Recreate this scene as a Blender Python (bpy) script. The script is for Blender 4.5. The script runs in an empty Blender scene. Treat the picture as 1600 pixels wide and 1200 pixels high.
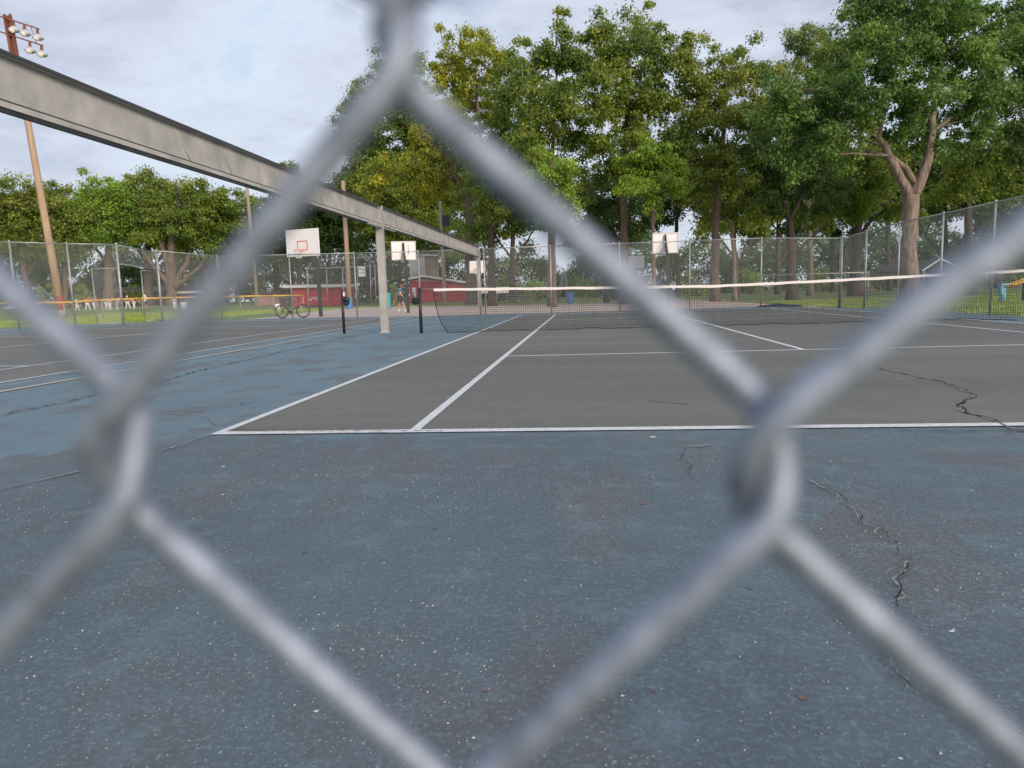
import bpy, bmesh, math, random
import numpy as np
from mathutils import Vector

S = bpy.context.scene
COL = S.collection
RNG = np.random.default_rng(7)
random.seed(7)

# ------------------------------------------------------------------ camera
F = 1113.6 / 1600.0                      # focal length in picture widths
CAM = np.array([2.523, -4.586, 0.90])
YAW, PITCH, ROLL = np.radians([6.00736, 7.28694, -1.79154])
_cy, _sy, _cp, _sp = math.cos(YAW), math.sin(YAW), math.cos(PITCH), math.sin(PITCH)
FW = np.array([-_sy * _cp, _cy * _cp, -_sp])
_rt = np.array([_cy, _sy, 0.0]); _up = np.cross(_rt, FW)
RT = _rt * math.cos(ROLL) + _up * math.sin(ROLL)
UP = -_rt * math.sin(ROLL) + _up * math.cos(ROLL)
FH = np.array([-_sy, _cy])               # level forward direction

cam_d = bpy.data.cameras.new('camera')
cam = bpy.data.objects.new('camera', cam_d)
COL.objects.link(cam)
from mathutils import Matrix
m3 = Matrix((RT, UP, -FW)).transposed()
cam.matrix_world = Matrix.Translation(Vector(CAM)) @ m3.to_4x4()
cam_d.sensor_width = 36.0
cam_d.lens = 36.0 * F
cam_d.clip_start = 0.01
cam_d.clip_end = 2000
cam_d.dof.use_dof = True
cam_d.dof.focus_distance = 4.5
cam_d.dof.aperture_fstop = 9.3
S.camera = cam

# ------------------------------------------------------------------ light
S.view_settings.view_transform = 'Standard'
S.view_settings.look = 'None'
S.view_settings.exposure = 0.22
S.view_settings.gamma = 1.0
SUN_EL, SUN_AZ = math.radians(19), math.radians(140)   # azimuth clockwise from +Y
W = bpy.data.worlds.new("World"); S.world = W; W.use_nodes = True
nt = W.node_tree; N = nt.nodes; L = nt.links
for n in list(N): N.remove(n)
def wn(t, **k):
    n = N.new(t)
    for a, b in k.items(): setattr(n, a, b)
    return n
out = wn('ShaderNodeOutputWorld'); bg = wn('ShaderNodeBackground')
sky = wn('ShaderNodeTexSky', sky_type='NISHITA', sun_disc=False, sun_elevation=SUN_EL, sun_rotation=SUN_AZ)
sky.air_density = 1.2; sky.dust_density = 1.5
skys = wn('ShaderNodeVectorMath', operation='SCALE'); skys.inputs['Scale'].default_value = 0.62
L.new(sky.outputs[0], skys.inputs[0])
tc = wn('ShaderNodeTexCoord'); sep = wn('ShaderNodeSeparateXYZ'); L.new(tc.outputs['Generated'], sep.inputs[0])
za = wn('ShaderNodeMath', operation='ADD'); za.inputs[1].default_value = 0.22; L.new(sep.outputs[2], za.inputs[0])
zm = wn('ShaderNodeMath', operation='MAXIMUM'); zm.inputs[1].default_value = 0.12; L.new(za.outputs[0], zm.inputs[0])
dx = wn('ShaderNodeMath', operation='DIVIDE'); dy = wn('ShaderNodeMath', operation='DIVIDE')
L.new(sep.outputs[0], dx.inputs[0]); L.new(zm.outputs[0], dx.inputs[1])
L.new(sep.outputs[1], dy.inputs[0]); L.new(zm.outputs[0], dy.inputs[1])
cmb = wn('ShaderNodeCombineXYZ'); L.new(dx.outputs[0], cmb.inputs[0]); L.new(dy.outputs[0], cmb.inputs[1])
n1 = wn('ShaderNodeTexNoise'); n1.inputs['Scale'].default_value = 1.5; n1.inputs['Detail'].default_value = 7
n1.inputs['Roughness'].default_value = 0.62; n1.inputs['Distortion'].default_value = 0.25
L.new(cmb.outputs[0], n1.inputs['Vector'])
r1 = wn('ShaderNodeValToRGB')
e = r1.color_ramp.elements
e[0].position = 0.36; e[0].color = (0.39, 0.46, 0.63, 1)
e[1].position = 0.70; e[1].color = (0.50, 0.68, 0.95, 1)
for p, c in ((0.43, (0.52, 0.575, 0.73, 1)), (0.50, (0.66, 0.73, 0.88, 1)), (0.58, (0.74, 0.84, 0.98, 1))):
    q = e.new(p); q.color = c
L.new(n1.outputs[0], r1.inputs[0])
n2 = wn('ShaderNodeTexNoise'); n2.inputs['Scale'].default_value = 0.9; n2.inputs['Detail'].default_value = 4
mp2 = wn('ShaderNodeMapping'); mp2.inputs['Location'].default_value = (5.3, 2.2, 1); L.new(cmb.outputs[0], mp2.inputs[0])
L.new(mp2.outputs[0], n2.inputs['Vector'])
r2 = wn('ShaderNodeValToRGB'); r2.color_ramp.elements[0].position = 0.50; r2.color_ramp.elements[1].position = 0.68
r2.color_ramp.elements[0].color = (0, 0, 0, 1); r2.color_ramp.elements[1].color = (0.35, 0.35, 0.35, 1)
L.new(n2.outputs[0], r2.inputs[0])
mxa = wn('ShaderNodeMixRGB'); mxa.inputs[2].default_value = (0.72, 0.66, 0.74, 1)
L.new(r2.outputs[0], mxa.inputs[0]); L.new(r1.outputs[0], mxa.inputs[1])
# paler towards the horizon
hr = wn('ShaderNodeValToRGB'); hr.color_ramp.elements[0].position = 0.0; hr.color_ramp.elements[1].position = 0.38
hr.color_ramp.elements[0].color = (0.75, 0.75, 0.75, 1); hr.color_ramp.elements[1].color = (0, 0, 0, 1)
L.new(sep.outputs[2], hr.inputs[0])
mxh = wn('ShaderNodeMixRGB'); mxh.inputs[2].default_value = (0.72, 0.78, 0.89, 1)
L.new(hr.outputs[0], mxh.inputs[0]); L.new(mxa.outputs[0], mxh.inputs[1])
div = wn('ShaderNodeVectorMath', operation='SCALE'); div.inputs['Scale'].default_value = 0.91 / 0.1
L.new(mxh.outputs[0], div.inputs[0])
mxs = wn('ShaderNodeMixRGB'); mxs.inputs[0].default_value = 0.88
L.new(skys.outputs[0], mxs.inputs[1]); L.new(div.outputs[0], mxs.inputs[2])
L.new(mxs.outputs[0], bg.inputs[0]); bg.inputs[1].default_value = 0.1
L.new(bg.outputs[0], out.inputs[0])

sd = bpy.data.lights.new('sun', 'SUN'); sd.energy = 2.7; sd.angle = math.radians(20); sd.color = (1.0, 0.84, 0.68)
sun = bpy.data.objects.new('sun', sd); COL.objects.link(sun)
sdir = Vector((math.sin(SUN_AZ) * math.cos(SUN_EL), math.cos(SUN_AZ) * math.cos(SUN_EL), math.sin(SUN_EL)))
sun.rotation_euler = sdir.to_track_quat('Z', 'Y').to_euler()

# ------------------------------------------------------------------ places
def lin(v, a, b): return min(1.0, max(0.0, (v - a) / (b - a)))
def zt(x, y):
    """height of the ground"""
    return (-0.14 * lin(x, 11, 14) - 0.09 * lin(y, 24, 29) + 0.10 * lin(-x, 5, 13)
            + 0.72 * lin(-x, 30, 46) * lin(y, 52, 74))
XB = [-13, -5, 11, 14]; YB = [24, 29]
def px(u, v, d):
    """the point seen at pixel (u, v) of the photo at level forward distance d"""
    r = FW + RT * (u - 800) / (F * 1600) - UP * (v - 600) / (F * 1600)
    return CAM + r * (d / (r[0] * FH[0] + r[1] * FH[1]))
def gr(u, v, z=0.0):
    r = FW + RT * (u - 800) / (F * 1600) - UP * (v - 600) / (F * 1600)
    return CAM + r * ((z - CAM[2]) / r[2])
def foot(u, d, v=470):
    p = px(u, v, d); return Vector((p[0], p[1], zt(p[0], p[1])))
def grt(u, v):
    p = gr(u, v)
    for _ in range(6): p = gr(u, v, zt(p[0], p[1]))
    return p

# ------------------------------------------------------------------ materials
def mat(name, col, rough=0.8, metal=0.0, spec=0.5, var=0.0, scale=8.0, col2=None, bump=0.0, bscale=None, detail=4, trans=0.0, stretch=None):
    m = bpy.data.materials.new(name); m.use_nodes = True
    t = m.node_tree; b = t.nodes['Principled BSDF']
    b.inputs['Base Color'].default_value = (*col, 1)
    b.inputs['Roughness'].default_value = rough; b.inputs['Metallic'].default_value = metal
    b.inputs['Specular IOR Level'].default_value = spec
    tc = t.nodes.new('ShaderNodeTexCoord')
    vec = tc.outputs['Object']
    if stretch:
        mp = t.nodes.new('ShaderNodeMapping'); mp.inputs['Scale'].default_value = stretch
        t.links.new(vec, mp.inputs[0]); vec = mp.outputs[0]
    if var or col2:
        n = t.nodes.new('ShaderNodeTexNoise'); n.inputs['Scale'].default_value = scale; n.inputs['Detail'].default_value = detail
        t.links.new(vec, n.inputs['Vector'])
        r = t.nodes.new('ShaderNodeValToRGB')
        r.color_ramp.elements[0].position = 0.32; r.color_ramp.elements[1].position = 0.68
        c2 = col2 if col2 else tuple(c * (1 - var) for c in col)
        c1 = col if col2 else tuple(min(1, c * (1 + var)) for c in col)
        r.color_ramp.elements[0].color = (*c2, 1); r.color_ramp.elements[1].color = (*c1, 1)
        t.links.new(n.outputs[0], r.inputs[0]); t.links.new(r.outputs[0], b.inputs['Base Color'])
    if bump:
        n = t.nodes.new('ShaderNodeTexNoise'); n.inputs['Scale'].default_value = bscale or scale * 3; n.inputs['Detail'].default_value = 5
        t.links.new(vec, n.inputs['Vector'])
        bp = t.nodes.new('ShaderNodeBump'); bp.inputs['Strength'].default_value = bump; bp.inputs['Distance'].default_value = 0.02
        t.links.new(n.outputs[0], bp.inputs['Height']); t.links.new(bp.outputs[0], b.inputs['Normal'])
    return m

def leaf_mat(name, dark, mid, light, scale=0.55, trans=0.42):
    """leaf colours vary from branch to branch and leaf to leaf"""
    m = bpy.data.materials.new(name); m.use_nodes = True
    t = m.node_tree; nd = t.nodes; lk = t.links
    for n in list(nd): nd.remove(n)
    o = nd.new('ShaderNodeOutputMaterial'); geo = nd.new('ShaderNodeNewGeometry')
    n = nd.new('ShaderNodeTexNoise'); n.inputs['Scale'].default_value = scale; n.inputs['Detail'].default_value = 3
    tcn = nd.new('ShaderNodeTexCoord'); lk.new(tcn.outputs['Object'], n.inputs['Vector'])
    ad = nd.new('ShaderNodeMath'); ad.operation = 'MULTIPLY_ADD'; ad.inputs[1].default_value = 0.34; lk.new(geo.outputs['Random Per Island'], ad.inputs[0])
    sb = nd.new('ShaderNodeMath'); sb.operation = 'SUBTRACT'; sb.inputs[1].default_value = 0.17; lk.new(n.outputs[0], sb.inputs[0])
    lk.new(sb.outputs[0], ad.inputs[2])
    r = nd.new('ShaderNodeValToRGB'); e = r.color_ramp.elements
    e[0].position = 0.32; e[0].color = (*dark, 1); e[1].position = 0.72; e[1].color = (*light, 1)
    q = e.new(0.5); q.color = (*mid, 1)
    dark, mid, light = [(k[0] * 2.2, k[1] * 2.02, k[2] * 1.55) for k in (dark, mid, light)]
    for el, k in zip(r.color_ramp.elements, (dark, mid, light)): el.color = (*k, 1)
    lk.new(ad.outputs[0], r.inputs[0])
    d = nd.new('ShaderNodeBsdfPrincipled'); d.inputs['Roughness'].default_value = 0.55; d.inputs['Specular IOR Level'].default_value = 0.35
    tr = nd.new('ShaderNodeBsdfTranslucent'); mx = nd.new('ShaderNodeMixShader'); mx.inputs[0].default_value = trans
    lk.new(r.outputs[0], d.inputs['Base Color'])
    hs = nd.new('ShaderNodeHueSaturation'); hs.inputs['Hue'].default_value = 0.49; hs.inputs['Value'].default_value = 1.3
    lk.new(r.outputs[0], hs.inputs['Color']); lk.new(hs.outputs[0], tr.inputs['Color'])
    lk.new(d.outputs[0], mx.inputs[1]); lk.new(tr.outputs[0], mx.inputs[2]); lk.new(mx.outputs[0], o.inputs[0])
    return m

def court_mat(name, base, alt, worn, speck, wearpos=0.58, specscale=38, stain=0.5, streak=(1, 1, 1), dirty=None):
    """worn acrylic court paint on asphalt: blotches, worn patches with pale grit, fine dark pits"""
    m = bpy.data.materials.new(name); m.use_nodes = True
    t = m.node_tree; nd = t.nodes; lk = t.links; b = nd['Principled BSDF']
    tcn = nd.new('ShaderNodeTexCoord'); V = tcn.outputs['Object']
    def noise(s, det=5, rough=0.55, loc=(0, 0, 0), sc=(1, 1, 1)):
        mp = nd.new('ShaderNodeMapping'); mp.inputs['Location'].default_value = loc; mp.inputs['Scale'].default_value = sc
        lk.new(V, mp.inputs[0])
        n = nd.new('ShaderNodeTexNoise'); n.inputs['Scale'].default_value = s; n.inputs['Detail'].default_value = det; n.inputs['Roughness'].default_value = rough
        lk.new(mp.outputs[0], n.inputs['Vector']); return n.outputs[0]
    def ramp(src, a, b_, ca=(0, 0, 0), cb=(1, 1, 1)):
        r = nd.new('ShaderNodeValToRGB'); r.color_ramp.elements[0].position = a; r.color_ramp.elements[1].position = b_
        r.color_ramp.elements[0].color = (*ca, 1); r.color_ramp.elements[1].color = (*cb, 1); lk.new(src, r.inputs[0]); return r.outputs[0]
    def mix(f, a, c, mode='MIX', fac=1.0):
        x = nd.new('ShaderNodeMixRGB'); x.blend_type = mode
        if hasattr(f, 'node'): lk.new(f, x.inputs[0])
        else: x.inputs[0].default_value = f
        for i, k in ((1, a), (2, c)):
            if hasattr(k, 'node'): lk.new(k, x.inputs[i])
            else: x.inputs[i].default_value = (*k, 1)
        return x.outputs[0]
    def mul(a, c):
        x = nd.new('ShaderNodeMath'); x.operation = 'MULTIPLY'; lk.new(a, x.inputs[0])
        if hasattr(c, 'node'): lk.new(c, x.inputs[1])
        else: x.inputs[1].default_value = c
        return x.outputs[0]
    big = noise(0.45, 4, 0.5, (3, 1, 0), streak)
    c = mix(ramp(big, 0.35, 0.65), base, alt)
    c = mix(mul(ramp(noise(2.2, 6, 0.65, (9, 4, 0), streak), 0.42, 0.66), 0.55), c, alt)
    if dirty:      # the strip behind the baseline is worn down and dirty
        sx = nd.new('ShaderNodeSeparateXYZ'); lk.new(V, sx.inputs[0])
        mn = nd.new('ShaderNodeMath'); mn.operation = 'MINIMUM'; mn.inputs[1].default_value = 0; lk.new(sx.outputs[0], mn.inputs[0])
        ma = nd.new('ShaderNodeMath'); ma.operation = 'MULTIPLY_ADD'; ma.inputs[1].default_value = -1.35; lk.new(mn.outputs[0], ma.inputs[0]); lk.new(sx.outputs[1], ma.inputs[2])
        nb = nd.new('ShaderNodeMath'); nb.operation = 'MULTIPLY_ADD'; nb.inputs[1].default_value = 0.9; lk.new(noise(1.6, 5, 0.6, (8, 3, 0)), nb.inputs[0]); lk.new(ma.outputs[0], nb.inputs[2])
        c = mix(mul(ramp(nb.outputs[0], 0.28, 0.62, (1, 1, 1), (0, 0, 0)), 0.86), c, mix(ramp(noise(0.8, 6, 0.6, (1, 6, 0), streak), 0.36, 0.62), dirty, tuple(x * 0.74 for x in dirty)))
    wearn = noise(1.1, 6, 0.62, (1.3, 7.7, 0), (1.5, 0.85, 1))
    wmask = ramp(wearn, wearpos, wearpos + 0.09)
    c = mix(mul(wmask, 0.8), c, worn)
    c = mix(mul(ramp(noise(0.35, 7, 0.7, (2, 5, 0), (1, 2.2, 1)), 0.46, 0.60), 0.40), c, tuple(x * 0.66 for x in base))
    c = mix(mul(ramp(noise(5.5, 7, 0.75, (4, 2, 0)), 0.50, 0.70), 0.42), c, tuple(min(1, x * 1.30) for x in base))
    # fine grain
    g = noise(230, 3, 0.7); c = mix(mul(ramp(g, 0.35, 0.7), 0.35), c, tuple(x * 0.55 for x in base))
    g2 = noise(60, 4, 0.7, (2, 2, 0)); c = mix(mul(ramp(g2, 0.5, 0.7), 0.45), c, tuple(min(1, x * 1.45) for x in base))
    g3 = noise(26, 6, 0.75, (5, 8, 0)); c = mix(mul(ramp(g3, 0.45, 0.68), 0.30), c, tuple(x * 0.62 for x in base))
    vf = nd.new('ShaderNodeTexVoronoi'); vf.inputs['Scale'].default_value = 120; lk.new(V, vf.inputs['Vector'])
    vs_ = nd.new('ShaderNodeSeparateColor'); lk.new(vf.outputs['Color'], vs_.inputs[0])
    fl = mul(mul(ramp(vf.outputs['Distance'], 0.16, 0.24, (1, 1, 1), (0, 0, 0)), ramp(vs_.outputs[0], 0.78, 0.84)), ramp(noise(0.9, 5, 0.6, (6, 6, 0)), 0.40, 0.62))
    c = mix(mul(fl, 0.9), c, speck)
    # grit
    vo = nd.new('ShaderNodeTexVoronoi'); vo.inputs['Scale'].default_value = specscale; lk.new(V, vo.inputs['Vector'])
    vr = nd.new('ShaderNodeSeparateColor'); lk.new(vo.outputs['Color'], vr.inputs[0])
    dot = ramp(vo.outputs['Distance'], 0.10, 0.17, (1, 1, 1), (0, 0, 0))
    sel = ramp(vr.outputs[0], 0.45, 0.5)
    selr = ramp(vr.outputs[1], 0.93, 0.94)
    few = mul(dot, selr)
    inw = mul(mul(dot, sel), ramp(wearn, wearpos - 0.03, wearpos + 0.06))
    c = mix(few, c, speck); c = mix(inw, c, speck)
    if stain:
        vo2 = nd.new('ShaderNodeTexVoronoi'); vo2.inputs['Scale'].default_value = 1.15; lk.new(V, vo2.inputs['Vector'])
        v2 = nd.new('ShaderNodeSeparateColor'); lk.new(vo2.outputs['Color'], v2.inputs[0])
        st = mul(ramp(vo2.outputs['Distance'], 0.012, 0.055, (1, 1, 1), (0, 0, 0)), ramp(v2.outputs[0], 0.72, 0.74))
        c = mix(mul(st, stain), c, (0.26, 0.09, 0.06))
    lk.new(c, b.inputs['Base Color'])
    b.inputs['Roughness'].default_value = 0.72; b.inputs['Specular IOR Level'].default_value = 0.45
    bp = nd.new('ShaderNodeBump'); bp.inputs['Strength'].default_value = 0.5; bp.inputs['Distance'].default_value = 0.004
    hgt = nd.new('ShaderNodeMath'); hgt.operation = 'ADD'; lk.new(g, hgt.inputs[0]); lk.new(g2, hgt.inputs[1])
    lk.new(hgt.outputs[0], bp.inputs['Height']); lk.new(bp.outputs[0], b.inputs['Normal'])
    return m

M = {}
M['blue'] = court_mat('blue_court_paint', (0.165, 0.250, 0.290), (0.130, 0.195, 0.230), (0.120, 0.098, 0.094), (0.50, 0.45, 0.39), 0.505, specscale=62, stain=0.85, streak=(1.3, .45, 1), dirty=(0.100, 0.117, 0.133))
M['grey'] = court_mat('grey_green_court_paint', (0.190, 0.188, 0.164), (0.116, 0.117, 0.102), (0.13, 0.125, 0.115), (0.33, 0.31, 0.27), 0.66, stain=0.0, streak=(0.25, 1.3, 1))
M['line'] = mat('white_line_paint', (0.80, 0.80, 0.80), 0.6, var=0.10, scale=30, col2=(0.55, 0.55, 0.55))
M['cream'] = mat('cream_line_paint', (0.66, 0.60, 0.48), 0.6, col2=(0.50, 0.42, 0.32), scale=9)
M['crack'] = mat('crack_dark', (0.018, 0.019, 0.020), 0.95, spec=0.1, col2=(0.06, 0.065, 0.07), scale=25)
M['crumb'] = mat('crack_crumbs', (0.42, 0.39, 0.34), 0.95, col2=(0.14, 0.14, 0.14), scale=60)
M['moss'] = mat('crack_moss', (0.22, 0.21, 0.06), 0.95, col2=(0.12, 0.12, 0.07), scale=60)
M['grass'] = mat('grass_ground', (0.17, 0.225, 0.060), 0.9, col2=(0.105, 0.160, 0.040), scale=0.55, detail=8, bump=0.6, bscale=30)
M['blade'] = leaf_mat('grass_blades', (0.08, 0.13, 0.03), (0.14, 0.20, 0.05), (0.22, 0.27, 0.08), 0.5, 0.3)
M['concrete'] = mat('tan_concrete', (0.55, 0.43, 0.365), 0.9, col2=(0.44, 0.35, 0.30), scale=0.6, detail=8, bump=0.2, bscale=20)
M['dirt'] = mat('infield_dirt', (0.40, 0.28, 0.18), 0.95, var=0.15, scale=0.5)
M['galv'] = mat('galvanised_steel', (0.46, 0.46, 0.45), 0.5, 0.55, col2=(0.33, 0.335, 0.33), scale=14, bump=0.05)
M['wire'] = mat('galvanised_wire', (0.37, 0.41, 0.50), 0.62, 0.62, col2=(0.20, 0.23, 0.28), scale=260)
M['mesh'] = mat('distant_fence_wire', (0.37, 0.38, 0.37), 0.55, 0.2)
M['beam'] = mat('weathered_galvanised_beam', (0.50, 0.475, 0.44), 0.62, 0.1, col2=(0.33, 0.325, 0.30), scale=2.6, detail=12, bump=0.2, bscale=60)
M['beamdark'] = mat('shade_toned_dark_steel', (0.06, 0.06, 0.065), 0.7, 0.2)  # near-black tone carries shade under the flange; plain dark on bolted plates
M['rustst'] = mat('rusty_steel', (0.30, 0.10, 0.055), 0.85, 0.1, col2=(0.13, 0.06, 0.045), scale=5, stretch=(1, 1, 0.25))
M['black'] = mat('black_painted_steel', (0.018, 0.018, 0.021), 0.45, 0.0)
M['blackn'] = mat('black_net_cord', (0.02, 0.02, 0.022), 0.8)
M['band'] = mat('white_net_band', (0.82, 0.77, 0.73), 0.8, var=0.06, scale=20)
M['wood'] = mat('bare_wood_pole', (0.50, 0.35, 0.235), 0.85, col2=(0.37, 0.25, 0.165), scale=2.5, stretch=(3, 3, 0.3), bump=0.2)
M['woodg'] = mat('grey_wood_pole', (0.36, 0.29, 0.23), 0.85, col2=(0.25, 0.20, 0.165), scale=2.5, stretch=(3, 3, 0.3))
M['redp'] = mat('faded_red_paint', (0.36, 0.085, 0.065), 0.8, col2=(0.22, 0.06, 0.05), scale=3)
M['shed'] = mat('red_painted_wall', (0.62, 0.035, 0.045), 0.75, col2=(0.50, 0.028, 0.036), scale=1.2)
M['shed2'] = mat('dull_red_wall', (0.36, 0.035, 0.05), 0.8, col2=(0.27, 0.028, 0.038), scale=1.2)
M['maroon'] = mat('maroon_boards', (0.085, 0.04, 0.042), 0.85, var=0.2, scale=1.0)
M['pinkwall'] = mat('pink_brick_wall', (0.42, 0.24, 0.22), 0.85, col2=(0.33, 0.18, 0.16), scale=2)
M['white'] = mat('white_paint', (0.84, 0.80, 0.77), 0.55, var=0.04, scale=3)
M['offw'] = mat('off_white_siding', (0.66, 0.64, 0.62), 0.7, col2=(0.56, 0.54, 0.53), scale=1.5, stretch=(1, 1, 6))
M['tan'] = mat('tan_plywood', (0.42, 0.33, 0.24), 0.85, col2=(0.33, 0.26, 0.19), scale=2, stretch=(4, 4, 0.5))
M['roofp'] = mat('pale_roof_edge', (0.70, 0.67, 0.62), 0.6, var=0.05)
M['roofd'] = mat('dark_shingle_roof', (0.10, 0.085, 0.08), 0.9, var=0.25, scale=6)
M['orange'] = mat('orange_red_paint', (0.75, 0.13, 0.05), 0.5)
M['netw'] = mat('white_hoop_net', (0.72, 0.70, 0.68), 0.9)
M['yellow'] = mat('yellow_fence_cap', (0.80, 0.47, 0.06), 0.5, col2=(0.68, 0.38, 0.05), scale=3)
M['bluep'] = mat('blue_plastic', (0.03, 0.22, 0.50), 0.4)
M['teal'] = mat('teal_plastic', (0.03, 0.33, 0.36), 0.45)
M['aqua'] = mat('pale_blue_plastic', (0.16, 0.42, 0.55), 0.45)
M['signw'] = mat('white_sign_panel', (0.78, 0.79, 0.82), 0.5)
M['ink'] = mat('dark_sign_ink', (0.05, 0.055, 0.08), 0.6)
M['skin'] = mat('skin', (0.52, 0.28, 0.19), 0.6)
M['hair'] = mat('auburn_hair', (0.23, 0.075, 0.03), 0.8)
M['dhair'] = mat('dark_hair', (0.05, 0.03, 0.022), 0.8)
M['shirtb'] = mat('blue_shirt_cloth', (0.035, 0.19, 0.36), 0.85, var=0.12, scale=10)
M['blackc'] = mat('black_cloth', (0.025, 0.025, 0.03), 0.9)
M['whitec'] = mat('white_cloth', (0.74, 0.73, 0.74), 0.9, var=0.05)
M['greyc'] = mat('grey_cloth', (0.42, 0.42, 0.45), 0.9)
M['redc'] = mat('red_cloth', (0.50, 0.05, 0.04), 0.9)
M['maroonc'] = mat('maroon_cloth', (0.16, 0.035, 0.045), 0.9)
M['orangec'] = mat('orange_cloth', (0.62, 0.16, 0.06), 0.9)
M['glass'] = mat('lamp_glass', (0.50, 0.50, 0.51), 0.15, 0.0, 0.8)
M['bulbm'] = mat('warm_bulb', (0.78, 0.70, 0.60), 0.3)
M['tyre'] = mat('black_rubber', (0.015, 0.015, 0.015), 0.8)
M['bark'] = mat('brown_grey_bark', (0.20, 0.145, 0.11), 0.95, col2=(0.105, 0.078, 0.062), scale=3.0, detail=8, bump=1.0, bscale=9, stretch=(2.2, 2.2, 0.5))
M['barkp'] = mat('pinkish_bark', (0.34, 0.255, 0.20), 0.95, col2=(0.115, 0.085, 0.07), scale=3.4, detail=8, bump=1.0, bscale=9, stretch=(2.2, 2.2, 0.5))
M['barkd'] = mat('dark_bark', (0.095, 0.068, 0.055), 0.95, col2=(0.05, 0.038, 0.032), scale=3.0, detail=6, bump=0.8, bscale=8, stretch=(2, 2, 0.5))
M['lf_yel'] = leaf_mat('yellowing_leaves', (0.085, 0.125, 0.022), (0.15, 0.185, 0.03), (0.27, 0.265, 0.03), 0.40)
M['lf_mid'] = leaf_mat('mid_green_leaves', (0.045, 0.085, 0.020), (0.085, 0.135, 0.030), (0.17, 0.20, 0.045), 0.45)
M['lf_oliv'] = leaf_mat('olive_green_leaves', (0.050, 0.085, 0.022), (0.100, 0.140, 0.034), (0.175, 0.205, 0.055), 0.40)
M['lf_blue'] = leaf_mat('bluish_green_leaves', (0.032, 0.075, 0.024), (0.062, 0.125, 0.036), (0.115, 0.185, 0.052), 0.45)
M['lf_lime'] = leaf_mat('lime_green_leaves', (0.07, 0.125, 0.025), (0.12, 0.20, 0.035), (0.20, 0.28, 0.05), 0.8)
M['lf_dark'] = leaf_mat('deep_green_leaves', (0.020, 0.042, 0.014), (0.036, 0.068, 0.022), (0.065, 0.105, 0.030), 0.35)
M['lf_brt'] = leaf_mat('bright_green_leaves', (0.065, 0.125, 0.025), (0.115, 0.195, 0.035), (0.185, 0.26, 0.05), 0.4)
M['lf_pale'] = leaf_mat('pale_green_leaves', (0.07, 0.10, 0.04), (0.12, 0.16, 0.065), (0.18, 0.22, 0.10), 0.4)
M['tarp'] = mat('dark_blue_tarp', (0.03, 0.045, 0.07), 0.6)
M['grit'] = mat('pale_grit', (0.62, 0.58, 0.50), 0.9, col2=(0.32, 0.27, 0.22), scale=3)

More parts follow.
